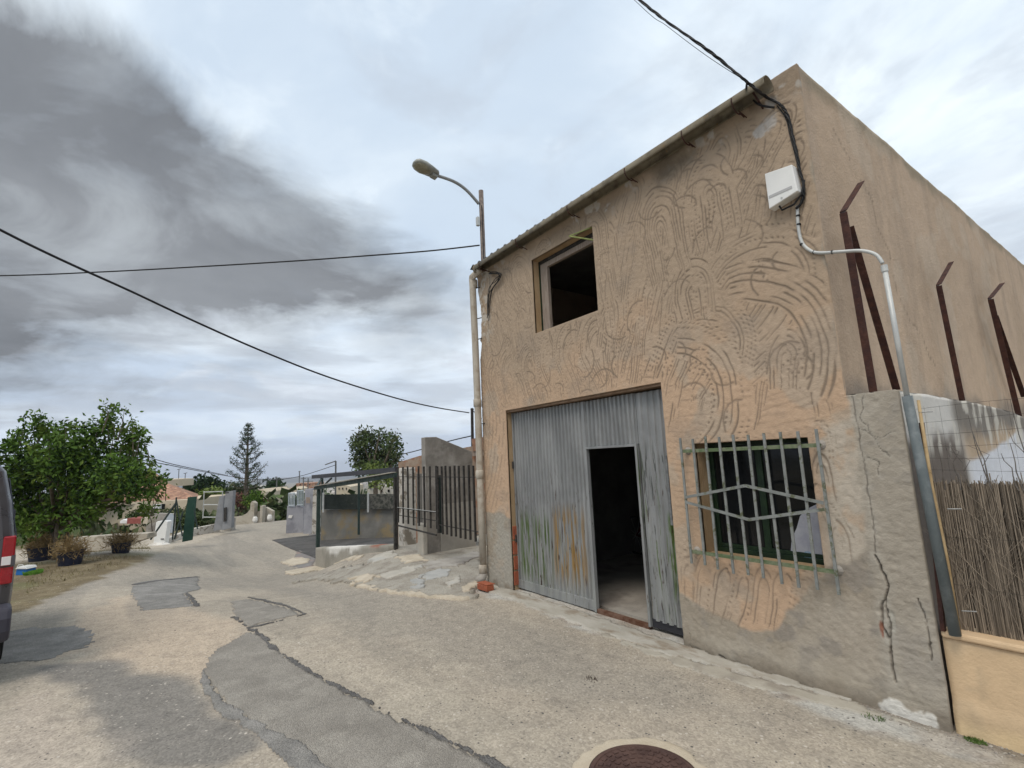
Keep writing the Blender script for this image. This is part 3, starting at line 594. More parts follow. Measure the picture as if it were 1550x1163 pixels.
ztop = ZT-.11*(cx2 < -1.78); keep &= cz2 < ztop
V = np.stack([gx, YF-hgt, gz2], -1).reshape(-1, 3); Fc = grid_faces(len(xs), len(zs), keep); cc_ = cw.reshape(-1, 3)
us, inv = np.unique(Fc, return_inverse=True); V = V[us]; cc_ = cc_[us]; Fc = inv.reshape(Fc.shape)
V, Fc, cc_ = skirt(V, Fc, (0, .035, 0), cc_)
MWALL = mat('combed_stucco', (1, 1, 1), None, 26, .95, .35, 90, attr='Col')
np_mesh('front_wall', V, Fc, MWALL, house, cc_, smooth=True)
T = .24    # masonry behind the render coat, butted round the openings
b = MB(); Y0, Y1 = YF+.008, YF+T
def bxx(x0, x1, z0, z1, y0=Y0, y1=Y1): b.box((x0, y0, z0), (x1, y1, z1))
bxx(XL+.10, GAR[0], -.3, 2.44); bxx(GAR[1], WIN1[0], -.3, 2.44); bxx(WIN1[0], WIN1[1], -.3, WIN1[2]); bxx(WIN1[0], WIN1[1], WIN1[3], 2.44); bxx(WIN1[1], XR-.03, -.3, 2.44)
bxx(XL+.10, XR-.03, 2.44, WIN2[2]); bxx(XL+.10, WIN2[0], WIN2[2], WIN2[3]); bxx(WIN2[1], XR-.03, WIN2[2], WIN2[3]); bxx(XL+.10, XR-.03, WIN2[3], 4.66)
b.build('masonry', M['reveal'], house)
# side walls with an uneven rendered face (relief grid)
def relief_wall(name, x, y0, y1, z0f, z1f, mt, parent, st=.03, amp=.02, sgn=1, colf=None):
    ys = np.arange(y0, y1+st, st); ys[-1] = y1; tt = np.linspace(0, 1, int((float(np.max(z1f(ys)))-float(np.min(z0f(ys))))/st)+2)
    a, t = np.meshgrid(ys, tt, indexing='ij'); zz = z0f(a)*(1-t)+z1f(a)*t
    h = amp*(fbm(a, zz, 1.2, 5, 44)-.5)+amp*.35*(fbm(a, zz, 8, 3, 45)-.5)
    V = np.stack([x+sgn*h, a, zz], -1).reshape(-1, 3); Fq = grid_faces(len(ys), len(tt)); cols = colf(a, zz).reshape(-1, 3) if colf else None
    V, Fq, cols = skirt(V, Fq, (-sgn*.1, 0, 0), cols); return np_mesh(name, V, Fq, mt, parent, cols)
def side_col(a, z):
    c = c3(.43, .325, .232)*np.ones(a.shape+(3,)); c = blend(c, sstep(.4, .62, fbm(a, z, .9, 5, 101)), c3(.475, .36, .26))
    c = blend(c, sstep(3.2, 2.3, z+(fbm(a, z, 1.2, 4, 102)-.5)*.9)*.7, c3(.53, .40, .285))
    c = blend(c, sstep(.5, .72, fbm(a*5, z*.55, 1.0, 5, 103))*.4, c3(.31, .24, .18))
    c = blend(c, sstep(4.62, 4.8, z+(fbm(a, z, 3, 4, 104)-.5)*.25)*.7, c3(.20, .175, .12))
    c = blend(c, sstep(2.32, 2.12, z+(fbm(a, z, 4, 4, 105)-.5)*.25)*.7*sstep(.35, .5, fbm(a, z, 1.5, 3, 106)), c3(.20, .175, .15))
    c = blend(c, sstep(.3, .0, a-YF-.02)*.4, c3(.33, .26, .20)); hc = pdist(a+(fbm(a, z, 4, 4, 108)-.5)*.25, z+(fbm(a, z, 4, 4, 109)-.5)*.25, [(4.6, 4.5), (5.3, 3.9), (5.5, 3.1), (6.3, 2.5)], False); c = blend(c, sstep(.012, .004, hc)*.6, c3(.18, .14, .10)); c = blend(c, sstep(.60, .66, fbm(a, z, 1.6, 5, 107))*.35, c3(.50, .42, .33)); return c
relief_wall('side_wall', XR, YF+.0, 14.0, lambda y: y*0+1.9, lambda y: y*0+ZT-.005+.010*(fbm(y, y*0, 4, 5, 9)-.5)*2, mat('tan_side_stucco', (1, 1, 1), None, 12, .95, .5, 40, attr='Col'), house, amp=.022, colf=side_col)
MB().box((XR-.26, YF+T+.003, -.3), (XR-.03, 14, ZT-.04)).build('side_masonry', M['tan'], house)
MB().box((XL, YF+.19, -.3), (XL+.2, 14, ZT-.1)).build('side_masonry', M['tan'], house)
MB().box((XL+.2, 13.8, -.3), (XR-.26, 14, ZT-.1)).build('rear_wall', M['tan'], house)
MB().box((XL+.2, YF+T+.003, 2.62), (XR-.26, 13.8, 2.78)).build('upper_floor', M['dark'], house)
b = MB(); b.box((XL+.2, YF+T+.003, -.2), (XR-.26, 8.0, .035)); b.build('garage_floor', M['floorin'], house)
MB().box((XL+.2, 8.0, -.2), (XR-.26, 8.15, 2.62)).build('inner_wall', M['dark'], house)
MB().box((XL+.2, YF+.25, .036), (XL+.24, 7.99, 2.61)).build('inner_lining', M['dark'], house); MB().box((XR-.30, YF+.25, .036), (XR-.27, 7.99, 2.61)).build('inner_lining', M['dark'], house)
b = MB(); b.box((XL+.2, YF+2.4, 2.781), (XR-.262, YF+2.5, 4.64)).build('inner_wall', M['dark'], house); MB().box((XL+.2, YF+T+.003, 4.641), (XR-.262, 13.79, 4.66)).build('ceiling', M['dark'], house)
# coping on the front top, right of the gutter
b = MB(); b.box((-1.78, YF+.03, 4.69), (XR-.02, YF+.2, ZT-.01)); b.build('parapet', M['tan'], house)
# corrugated roof
ny = 2; xr = np.arange(XL-.06, -1.80, .0125); yr = np.array([3.935, 13.9]); a, t = np.meshgrid(xr, yr, indexing='ij')
zr = 4.802-.008*(a-XL)+.012*(t-3.9)+.022*np.cos(a/.177*2*np.pi); V = np.stack([a, t, zr], -1).reshape(-1, 3); V2, F2, _ = skirt(V, grid_faces(len(xr), 2), (0, 0, -.012)); np_mesh('roof', V2, F2, M['roof'], house)
b = MB(); b.box((XL+.02, YF+.01, 4.665), (-1.80, YF+.25, 4.815)); b.build('eaves_beam', M['greyd'], house)
# gutter, brackets, downpipe
GY_ = 3.925; gl = PY(725, 409, GY_); grr = PY(1163, 124, GY_); R_ = .079
zg = (gl[2]+grr[2])/2; gm = MB(); n = 14; pts = []
for xx in (gl[0]-.04, grr[0]):
    for k in range(n+1): an = math.pi*(1.06)+(-math.pi*1.12)*0+math.pi*(.88+1.24*k/n)-math.pi*.06; pts.append((xx, GY_+R_*math.cos(an), zg+R_*math.sin(an)))
gutp = gm.add(pts, [(k, k+1, n+2+k, n+1+k) for k in range(n)]).build('gutter', M['gutter'], house, smooth=True)
gutp.modifiers.new('thick', 'SOLIDIFY').thickness = .006
MB().lathe((gl[0]-.045, GY_, zg), [(R_+.004, -.01), (R_+.004, .03), (R_+.001, .04)], 20, (1, 0, 0)).build('end_cap', M['gutter'], house, smooth=False)
for xx in (-6.05, -5.1, -4.05, -3.15, -2.45, -1.95):
    bk = MB(); P = [(xx, GY_+.05+.13, zg-.09), (xx, GY_+.03, zg-.066)]+[(xx, GY_+(R_+.006)*math.cos(q), zg+(R_+.006)*math.sin(q)) for q in np.linspace(-1.2, -math.pi-.3, 8)]; bk.tube(P, .006, 6)
    P = [(xx+.02, GY_+.15, zg-.10), (xx+.015, GY_-.01, zg-.072)]; bk.tube(P, .005, 6); bk.build('gutter_bracket', M['rust'], house)
for xx in (-5.55, -4.6, -3.6, -2.7): MB().lathe((xx, GY_, zg), [(R_+.004, -.04), (R_+.004, .04)], 20, (1, 0, 0)) if False else None
dp0 = PY(724, 420, 3.93); dp1 = PY(731, 878, 3.95)
dx_ = dp1[0]
dpo = MB().tube([(gl[0]+.03, GY_, zg-.03), (dx_+.01, 3.925, zg-.075), (dx_, 3.93, zg-.12), (dx_, 3.935, 4.50), (dx_, 3.95, 3.5), (dx_+.005, 3.955, 2.6), (dx_, 3.96, 1.2), (dx_, 3.965, .14)], .052, 16).build('downpipe', M['pvc'], house, smooth=True)
for zz in (4.52, 2.62, 1.55, .20): MB().lathe((dx_, 3.955, zz), [(.054, -.06), (.062, -.055), (.062, .05), (.054, .06)], 16).build('pipe_collar', M['pvc'], dpo, smooth=True)
MB().tube([(dx_, 3.965, .14), (dx_+.01, 3.93, .07), (dx_-.04, 3.86, .05)], [.06, .062, .05], 14).build('pipe_shoe', M['grey'], dpo, smooth=True)
bk = MB()
for zz in (4.45, 3.95, 3.62, 2.3): MB().bar((dx_, 3.99, zz), (XL+.10, 4.06, zz+.01), .012).build('pipe_bracket', M['iron'], dpo)
# red bricks laid under the shoe
bt = thing('red_brick', 'hollow red brick lying at the foot of the downpipe', 'brick', (-6.42, 3.83, .0))
bb = MB(); cpt = PZ(731, 893, .0); bb.obox((cpt[0]+.02, cpt[1]+.03, .035), (1, .05, 0), (-.05, 1, 0), (0, 0, 1), .115, .06, .034); bb.build('brick_body', M['brick'], bt, bevel=.004)
bb = MB(); bb.obox((cpt[0], cpt[1]+.05, .078), (1, -.03, .02), (.03, 1, 0), (0, 0, 1), .13, .065, .006); bb.build('brick_flake', M['brick'], bt, bevel=.002)
# exposed bricks in the garage jamb
b = MB()
for k in range(4): b.box((GAR[0]+.0, YF+.02+.01*(k % 2), .06+.20*k), (GAR[0]+.018, YF+.10, .235+.20*k+.0))
b.build('exposed_brick', M['brick'], house, bevel=.004)
MB().box((GAR[0], YF+.012, 2.41), (GAR[1], YF+.2, 2.438)).build('lintel', mat('lintel_stain', (.16, .10, .06), (.22, .15, .10), 8), house)
# upper window
wn = MB(); yw = YF+.13; x0, x1, z0, z1 = WIN2
wn.box((x0+.02, yw, z0), (x0+.16, yw+.05, z1-.05)); wn.box((x0+.16, yw, z1-.12), (x1, yw+.05, z1-.05)); wn.box((x0+.16, yw-.05, z0), (x1, yw+.05, z0+.03)); wf = wn.build('window', M['wood'], house, bevel=.003)
MB().box((x0+.002, yw-.012, z0+.003), (x0+.018, yw+.06, z1-.003)).build('frame', M['dkgreen'], wf); MB().box((x0+.018, yw-.01, z1-.048), (x1-.002, yw+.06, z1-.003)).build('frame', M['iron'], wf)
c = np.array((x1-.0, YF-.01, z1-.08)); b = MB(); b.bar((x1-.30, YF-.10, z1-.03), (x1-.005, YF+.03, z1+.0), .012); b.bar((x1-.30, YF-.10, z1-.03), (x1-.005, YF+.04, z1-.17), .016); b.build('awning_stay', mat('lime_paint', (.20, .24, .08), (.27, .30, .12), 20), wf)
# garage door: corrugated leaves
def door_mat():
    mt = bpy.data.materials.new('garage_door_paint'); mt.use_nodes = True; g = G(mt.node_tree); b = mt.node_tree.nodes['Principled BSDF']
    co = g.n('ShaderNodeNewGeometry').outputs['Position']; s3 = g.n('ShaderNodeSeparateXYZ', None, i0=co); x, z = s3.outputs[0], s3.outputs[2]
    def sn(sc, seed, det=6): return g.noise(g.vm('ADD', g.vm('MULTIPLY', co, sc), (seed, seed*2, seed)), 1.0, det, .6)
    c = g.mix(g.ramp(sn((6, 6, 1.2), 1), .35, .65), (.205, .211, .212), (.272, .278, .278))
    c = g.mix(g.ramp(sn((2, 2, 2), 7), .45, .65, 0, .5), c, (.168, .173, .176))
    lowz = g.ramp(z, 1.25, .2); c = g.mix(g.m('MULTIPLY', lowz, g.ramp(sn((12, 12, 2), 3), .4, .6, 0, .7)), c, (.30, .31, .295))
    def zone(xa, xb, za, zb, soft=.08):
        return g.m('MULTIPLY', g.m('MULTIPLY', g.ramp(x, xa-soft, xa+soft), g.ramp(x, xb+soft, xb-soft)), g.m('MULTIPLY', g.ramp(z, za-soft*2, za+soft*2), g.ramp(z, zb+soft*2, zb-soft*2)))
    ribs = sn((38, 38, 1.6), 9)
    c = g.mix(g.m('MULTIPLY', zone(-4.98, -4.42, .30, 1.08), g.ramp(ribs, .46, .54)), c, (.27, .165, .055))
    c = g.mix(g.m('MULTIPLY', zone(-5.7, -5.05, .2, .98), g.ramp(sn((40, 40, 1.4), 14), .46, .55)), c, (.075, .12, .03))
    c = g.mix(g.m('MULTIPLY', zone(-5.75, -4.4, .1, .9), g.ramp(sn((40, 40, 1.8), 19), .56, .64)), c, (.15, .145, .10))
    c = g.mix(g.m('MULTIPLY', zone(-3.6, -3.05, .2, 1.75), g.ramp(sn((34, 34, 1.2), 24), .545, .60)), c, (.08, .12, .035))
    c = g.mix(g.m('MULTIPLY', zone(-3.21, -3.05, .35, 1.15, .03), g.ramp(sn((20, 20, 2.2), 44), .36, .50)), c, (.065, .115, .02))
    c = g.mix(g.m('MULTIPLY', g.ramp(z, 1.8, 1.2), g.ramp(sn((42, 42, 5), 29, 4), .62, .66)), c, (.055, .03, .022))
    c = g.mix(g.m('MULTIPLY', zone(-3.7, -3.05, .0, 1.8), g.ramp(sn((30, 30, 2.5), 33, 6), .58, .63)), c, (.075, .08, .075))
    g.set(b.inputs['Base Color'], c); b.inputs['Roughness'].default_value = .55; b.inputs['Metallic'].default_value = .15
    g.set(b.inputs['Normal'], g.n('ShaderNodeBump', None, Strength=.35, Distance=.01, Height=g.m('ADD', sn((50, 50, 12), 5), g.m('MULTIPLY', ribs, .3))).outputs[0]); return mt
M['door'] = door_mat(); YD = YF+.115
def corrug(x0, x1, z0, z1, pitch=.066, depth=.020, y=YD, zfun=None):
    xsr = []; x = x0
    prof = [(0, 0), (.34, 0), (.50, 1), (.84, 1), (1.0, 0)]
    k = 0
    while x < x1-1e-6:
        for f, d_ in prof[:-1]: xsr.append((x+f*pitch, d_))
        x += pitch
    xsr = [(min(a, x1), d_) for a, d_ in xsr if a < x1]+[(x1, 0)]
    zz = np.linspace(z0, z1, 12); V = []; 
    for a, d_ in xsr:
        for zq in zz:
            wv = .003*math.sin(zq*5+a*7)+.002*math.sin(zq*13+a*31)
            V.append((a, y-depth*d_+wv, zq if zfun is None else max(zq, zfun(a))))
    V = np.array(V); return V, grid_faces(len(xsr), len(zz))
def corr_obj(name, *a, **k): V, Fq = corrug(*a, **k); V, Fq, _ = skirt(V, Fq, (0, .004, 0)); return np_mesh(name, V, Fq, M['door'], None, smooth=False)
DX0, DX1, DZ1 = -4.285, -3.555, 1.83
gd = bpy.data.objects.new('garage_door', None); C.objects.link(gd); gd.parent = house; gd.location = (0, 0, 0)
def kid(o): o.parent = gd; o.data.transform(Matrix.Translation(-Vector(house.location))); return o
kid(corr_obj('leaf_panel', GAR[0]+.03, DX0-.055, .13, 2.40))
kid(corr_obj('leaf_panel', DX0-.05, DX1+.04, DZ1+.03, 2.395, .062))
kid(corr_obj('leaf_panel', DX1+.045, GAR[1]-.045, .10, 2.39, .082, .017))
b = MB(); b.box((GAR[0]+.03, YD-.028, .02), (DX0-.03, YD+.012, .13)); b.box((GAR[0]+.006, YD-.026, .02), (GAR[0]+.03, YD+.012, 2.405)); b.box((DX0-.03, YD-.030, .01), (DX0, YD+.02, 2.40)); b.box((DX0-.058, YD-.018, .13), (DX0-.032, YD+.013, 2.40))
b.box((DX0+.0, YD-.030, DZ1), (DX1, YD+.02, DZ1+.028)); b.box((DX1, YD-.030, .03), (DX1+.028, YD+.02, DZ1+.03)); kid(b.build('frame', M['door'], None, bevel=.003))
b = MB(); b.box((DX0, YD-.02, .0), (DX1, YD+.03, .045)); kid(b.build('threshold', mat('rusty_sill', (.10, .045, .025), (.17, .10, .07), 14, .85, .4), None))
b = MB(); b.box((DX1+.03, YD+.0, .03), (GAR[1], YD+.03, .11)); b.box((GAR[1]-.047, YD-.01, .1), (GAR[1]-.004, YD+.02, 2.40)); kid(b.build('frame', mat('dark_gap', (.03, .03, .035)), None))
# torn strip of flashing hanging by the right leaf
pp0 = mat('peeled_paint', (.12, .125, .13), (.2, .21, .21), 12); kid(MB().box((GAR[1]-.10, YD-.034, 1.05), (GAR[1]-.075, YD-.026, 1.72)).build('torn_strip', pp0, None)); kid(MB().box((GAR[1]-.05, YD-.03, .85), (GAR[1]-.02, YD-.024, 1.74)).build('torn_strip', pp0, None))
for zz in (1.62, .62): kid(MB().tube([(GAR[0]+.02, YD-.045, zz), (GAR[0]+.02, YD-.045, zz+.1)], .012, 8).build('hinge', M['iron'], None))
# lower window, green sliding sashes, and its grille
x0, x1, z0, z1 = WIN1; yw = YF+.16
b = MB(); b.box((x0, yw, z0), (x0+.035, yw+.06, z1)); b.box((x1-.035, yw, z0), (x1, yw+.06, z1)); b.box((x0+.035, yw, z0), (x1-.035, yw+.06, z0+.04)); b.box((x0+.035, yw, z1-.035), (x1-.035, yw+.06, z1))
wf = b.build('window', M['dkgreen'], house, bevel=.003); xm = (x0+x1)/2
b = MB(); b.box((xm-.03, yw+.01, z0+.041), (xm+.025, yw+.05, z1-.036)); b.box((x0+.036, yw+.012, z0+.041), (x0+.065, yw+.045, z1-.036)); b.box((x0+.066, yw+.012, z0+.041), (x1-.036, yw+.045, z0+.075)); b.build('sash', M['dkgreen'], wf, bevel=.003)
MB().box((x0+.066, yw+.026, z0+.076), (xm-.031, yw+.030, z1-.037)).build('pane', BLK, wf); MB().box((xm+.026, yw+.026, z0+.076), (x1-.036, yw+.030, z1-.037)).build('pane', BLK, wf)
bag = [W(1196, 852), (0, 0)]
pts = [PY(u, v, yw+.02) for u, v in [(1196, 845), (1199, 815), (1206, 800), (1211, 782), (1219, 772), (1235, 764), (1239, 767), (1246, 850)]]
b = MB(); b.prism([(p[0], yw+.017, p[2]) for p in pts], (0, .006, 0)); bg_ = b.build('plastic_sheet', mat('cloudy_plastic', (.27, .28, .33), (.35, .36, .40), 7, .35, .2), wf)
c = PY(1222, 842, yw); b = MB(); b.lathe((c[0], yw+.016, c[2]), [(.035, -.002), (.028, -.003)], 16, (0, 1, 0)); b.build('emblem', mat('teal_print', (.06, .22, .28), (.25, .30, .40), 60, .5, 0), bg_)
# grille
YG = YF-.09
gx0, gx1 = PY(1031, 680, YG)[0], PY(1258, 820, YG)[0]
zt = (PY(1031, 684, YG)[2]+PY(1243, 673, YG)[2])/2; zb = (PY(1046, 836, YG)[2]+PY(1267, 866, YG)[2])/2
grl = MB().bar((gx0, YG+.012, zt), (gx1, YG+.012, zt), .03, .006, (0, 1, 0)).build('window_grille', M['greenst'], house)
MB().bar((gx0, YG+.012, zb), (gx1, YG+.012, zb), .03, .006, (0, 1, 0)).build('rail', M['greenst'], grl)
nb = 10; ztop = PY(1140, 657, YG)[2]; zbot = PY(1150, 870, YG)[2]
for k in range(nb):
    xx = gx0+(gx1-gx0)*k/(nb-1); s_ = .006*math.sin(k*2.3)
    MB().bar((xx+s_, YG, zbot+.01*math.sin(k*1.7)-.006*k), (xx, YG, ztop+.008*math.cos(k*2.9)), .021, .014).build('bar', M['steel'], grl, bevel=.002)
xm = (gx0+gx1)/2; zc = (zt+zb)/2+.01; dm = MB()
for sg in (-1, 1):
    dm.bar((gx0+.01, YG-.012, zc+sg*.022), (xm, YG-.012, zc+sg*.135), .024, .005, (0, 1, 0)); dm.bar((xm, YG-.0125, zc+sg*.135), (gx1-.01, YG-.0125, zc+sg*.022), .024, .005, (0, 1, 0))
dm.build('diamond', M['steel'], grl)
for xx in (gx0+.015, gx1-.015):
    for zz in (zt, zb):
        MB().bar((xx, YG+.01, zz), (xx, YF+.01, zz), .02).build('anchor', M['greenst'], grl)
        MB().lathe((xx, YF-.012, zz), [(.045, .014), (.035, 0), (.018, -.02)], 9, (0, 1, 0)).build('mortar_blob', M['grey'], grl)

# ------------------------------------------------------------------ fittings on the house
v = PY(1186, 278, YF-.05)
jb = thing('junction_box', 'white plastic connection box high on the stucco front beside the corner', 'box', (v[0], YF-.04, 3.83))
P = [PY(u, vv, YF-.07) for u, vv in [(1160, 265), (1201, 249), (1211, 296), (1167, 318)]]
b = MB(); b.prism([(P[0][0], YF-.10, P[0][2]), (P[1][0], YF-.10, P[1][2]-.01), (P[2][0], YF-.10, P[2][2]+.03), (P[3][0], YF-.10, P[3][2])], (0, .09, 0)); b.build('casing', M['white'], jb, bevel=.006)
zl = P[3][2]+.085; MB().box((P[0][0]+.012, YF-.103, zl), (P[1][0]-.02, YF-.0985, zl+.022)).build('lid_groove', mat('grey_plastic', (.42, .42, .42), rough=.5, bump=0), jb)
b = MB(); b.lathe(((P[0][0]+P[1][0])/2, YF-.10, zl-.04), [(.010, .002), (.008, -.004)], 12, (0, 1, 0)); b.build('screw', M['conduit'], jb)
b = MB(); xx = P[1][0]; 
b.tube([(P[0][0]+.06, YF-.05, P[3][2]+.01), (P[0][0]+.08, YF-.06, P[3][2]-.035), (xx-.04, YF-.06, P[3][2]-.03), (xx+.02, YF-.05, P[3][2]+.03), (xx+.045, YF-.03, P[3][2]+.14)], .008, 6); b.build('cable_loop', M['cable'], jb)
# service cables: twisted bundle from the street to the corner and down to the box
def W3(u, v, off=.02): p = PY(u, v, YF-off); return p
far_end = D(820, -140, 5.2); e0 = D(1128, 124, 3.72)
sc_ = thing('service_cable', 'thick twisted black cable from above the gutter down the corner to the white box', 'cable', tuple(W3(1130, 130)))
ctrl = [D(820, -160, 5.6), D(900, -65, 4.9), D(968, 0, 4.4), D(1010, 33, 4.15), D(1060, 68, 3.95), D(1100, 99, 3.85), D(1133, 126, 3.78), W3(1158, 146, .05), W3(1180, 158, .03), W3(1192, 175, .025), W3(1202, 215, .025), W3(1210, 255, .03), W3(1217, 285, .03), W3(1214, 305, .03), W3(1205, 316, .04)]
def spl(P, n=8):
    P = [np.array(p) for p in P]; out = []
    for i in range(len(P)-1):
        p0, p1, p2, p3 = P[max(i-1, 0)], P[i], P[i+1], P[min(i+2, len(P)-1)]
        for k in range(n): t = k/n; out.append(.5*((2*p1)+(-p0+p2)*t+(2*p0-5*p1+4*p2-p3)*t*t+(-p0+3*p1-3*p2+p3)*t**3))
    return out+[P[-1]]
path = spl(ctrl, 10)
for j in range(3):
    pp = []; 
    for i, p in enumerate(path):
        t = _n(path[min(i+1, len(path)-1)]-path[max(i-1, 0)]); sx = _n(np.cross(t, (0, 0, 1.)+np.array((.01, 0, 0)))); sy = np.cross(sx, t); a = i*.55+j*2.1; q = .0062+.002*math.sin(i*.3+j)
        pp.append(p+sx*q*math.cos(a)+sy*q*math.sin(a))
    MB().tube(pp, .0065 if j < 2 else .005, 6).build('strand', M['cable'], sc_, smooth=True)
pp = spl([D(800, -160, 5.6), D(960, 0, 4.4), D(1010, 40, 4.1), D(1070, 85, 3.9), D(1127, 122, 3.78)], 8); MB().tube(pp, .0022, 5).build('messenger_wire', M['cable'], sc_)
MB().tube(spl([D(1131, 124, 3.75), W3(1131, 140, .06), W3(1148, 158, .05), W3(1172, 163, .02)]), .009, 6).build('strand', M['cable'], sc_)
MB().tube(spl([W3(1176, 160, .02), W3(1190, 180, .015), W3(1196, 205, .015), W3(1204, 235, .02), W3(1210, 262, .02)]), .005, 6).build('strand', M['cable'], sc_)
b = MB(); b.bar(W3(1156, 166, .0), W3(1140, 140, .10), .012); b.build('hook', M['rust'], sc_)
for i in (1,): pass
# thin galvanised conduit, then the thick grey-green pipe standing at the pier
cd = thing('conduit_pipe', 'pale metal conduit bending round the corner down into a thick grey green pipe', 'pipe', (XP+.02, YF-.05, .55))
pts = [W3(1207, 312, .02), W3(1208, 340, .02), W3(1213, 365, .02), W3(1224, 378, .02), W3(1240, 383, .025), PX(1275, 381, XR+.20), PX(1308, 380, XR+.30), PX(1328, 386, XR+.36), PX(1337, 400, XR+.39)]
a0 = PY(1340, 405, YF+.02); a1 = PY(1374, 600, YF-.01)
pts = [W3(1207, 312, .02), W3(1208, 340, .02), W3(1213, 365, .02), W3(1224, 378, .02), W3(1240, 383, .025), PY(1275, 381, YF-.02), PY(1305, 380, YF-.01), PY(1326, 386, YF), PY(1336, 399, YF)]
MB().tube(spl(pts, 6), .0125, 10).build('conduit', M['conduit'], cd, smooth=True)
p0 = PY(1338, 402, YF); p1 = PY(1373, 600, YF-.02); p2 = PY(1446, 962, YF-.045)
MB().tube([p0, p1], .0165, 12).build('upper_pipe', M['conduit'], cd, smooth=True)
MB().tube([p0+(p1-p0)*.0, p0+(p1-p0)*.05], .021, 12).build('coupling', M['conduit'], cd)
lp_ = MB().tube([p1, p1+(p2-p1)*.4, p2], .030, 16).build('lower_pipe', M['conduit2'], cd, smooth=True)
for i, (u, v) in enumerate([(1208, 327), (1209, 340), (1214, 370), (1232, 382), (1260, 382)]):
    c = W3(u, v, .02); MB().lathe(c, [(.016, -.006), (.016, .006)], 10, (0, 0, 1) if i < 3 else (1, 0, 0)).build('cable_tie', M['cable'], cd)
# dark drain strip behind the pipe at the pier edge
q0 = PY(1395, 640, YF+.02); q1 = PY(1428, 955, YF+.0)
MB().bar(q0, q1, .022, .03).build('steel_post', M['rust'], cd)
# rusty angle irons standing on the side wall
def angle_iron(label, base, knee, tip, w_=.035, brace=None):
    t = thing('angle_iron', label, 'metal post', base, 'rusty angle irons on the side wall')
    def L(a, b, name, wd):
        a, b = np.array(a), np.array(b); ax = _n(b-a); mb = MB(); up = np.array((1., 0, 0)); s1 = _n(np.cross(ax, up))
        mb.obox((a+b)/2+s1*0, s1, up, ax, wd/2, .003, np.linalg.norm(b-a)/2); mb.obox((a+b)/2-s1*(wd/2-.003)+up*(wd/2+.0032), s1, up, ax, .003, wd/2, np.linalg.norm(b-a)/2); mb.build(name, M['rust'], t)
    L(base, knee, 'upright', w_); L(knee, tip, 'bent_arm', w_*.95)
    if brace: L(brace[0], brace[1], 'brace', w_)
XB = -1.37
angle_iron('tallest rusty angle iron with a brace, nearest the corner of the house', PX(1318, 594, XB), PX(1273, 325, XB), PX(1300, 281, XB), .045, (PX(1353, 590, XB-.02), PX(1283, 345, XB-.02)))
angle_iron('single rusty angle iron without a brace, middle one on the side wall', PX(1456, 621, XB), PX(1418, 434, XB), PX(1437, 400, XB), .04)
angle_iron('rusty angle iron with a brace, farthest from the corner of the house', PX(1541, 640, XB), PX(1496, 454, XB), PX(1514, 432, XB), .05, (PX(1546, 600, XB-.02), PX(1503, 478, XB-.02)))
# ------------------------------------------------------------------ boundary wall along the side
def bw_col(a, z):
    n = fbm(a, z, 3, 5, 201); c = c3(.47, .36, .25)*np.ones(a.shape+(3,)); edge = np.interp(a, [4, 5.3, 6.0, 6.8, 7.6, 9, 12], [1.5, 1.56, 1.62, 1.70, 1.83, 1.95, 1.95])
    c = blend(c, sstep(edge+.02, edge-.02, z+(n-.5)*.06), c3(.66, .68, .72))
    c = blend(c, sstep(5.7, 5.2, a+(n-.5)*.5), c3(.60, .58, .54)); c = blend(c, sstep(5.5, 5.3, a)*sstep(1.85, 1.7, z+(n-.5)*.3), c3(.15, .125, .105))
    c = blend(c, sstep(1.72, 1.92, z+(n-.5)*.35)*sstep(5.1, 5.4, a), c3(.20, .18, .155))
    c = blend(c, sstep(.52, .60, fbm(a*5, z*1.2, 2, 5, 202))*sstep(1.6, 1.75, z)*.8, c3(.60, .57, .50)); return c
bwt = thing('boundary_wall', 'weathered boundary wall with flaking white and grey paint running back beside the house', 'wall', (XP-.16, 6, 0))
tp = lambda y: np.interp(y, [4.0, 5.3, 6.5, 7.4, 8.6, 14], [2.105, 2.09, 2.06, 2.02, 1.90, 1.90])+.02*(fbm(y, y*0, 4, 3, 7)-.5)
relief_wall('painted_face', XP-.02, YF+.02, 10.2, lambda y: y*0-.2, tp, mat('flaking_paint', (1, 1, 1), None, 16, .9, .35, 50, attr='Col'), bwt, st=.025, amp=.02, colf=bw_col)
ys = np.linspace(YF+.04, 10.2, 40); V = []
for y in ys: z = float(tp(y)); V += [(XR+.012, y, z+.01), (XP-.02, y, z)]
np_mesh('coping', np.array(V), np.array([(2*i, 2*i+2, 2*i+3, 2*i+1) for i in range(len(ys)-1)]), M['greyd'], bwt)
MB().box((XR+.012, YF+.04, -.2), (XP-.13, 10.2, 1.9)).build('core', M['grey'], bwt)
b = MB(); c = PX(1545, 610, XP-.1); b.box((XR+.02, 10.2, -.2), (XP, 12.5, 2.32)); b.build('raised_block', M['greyd'], bwt, bevel=.02)
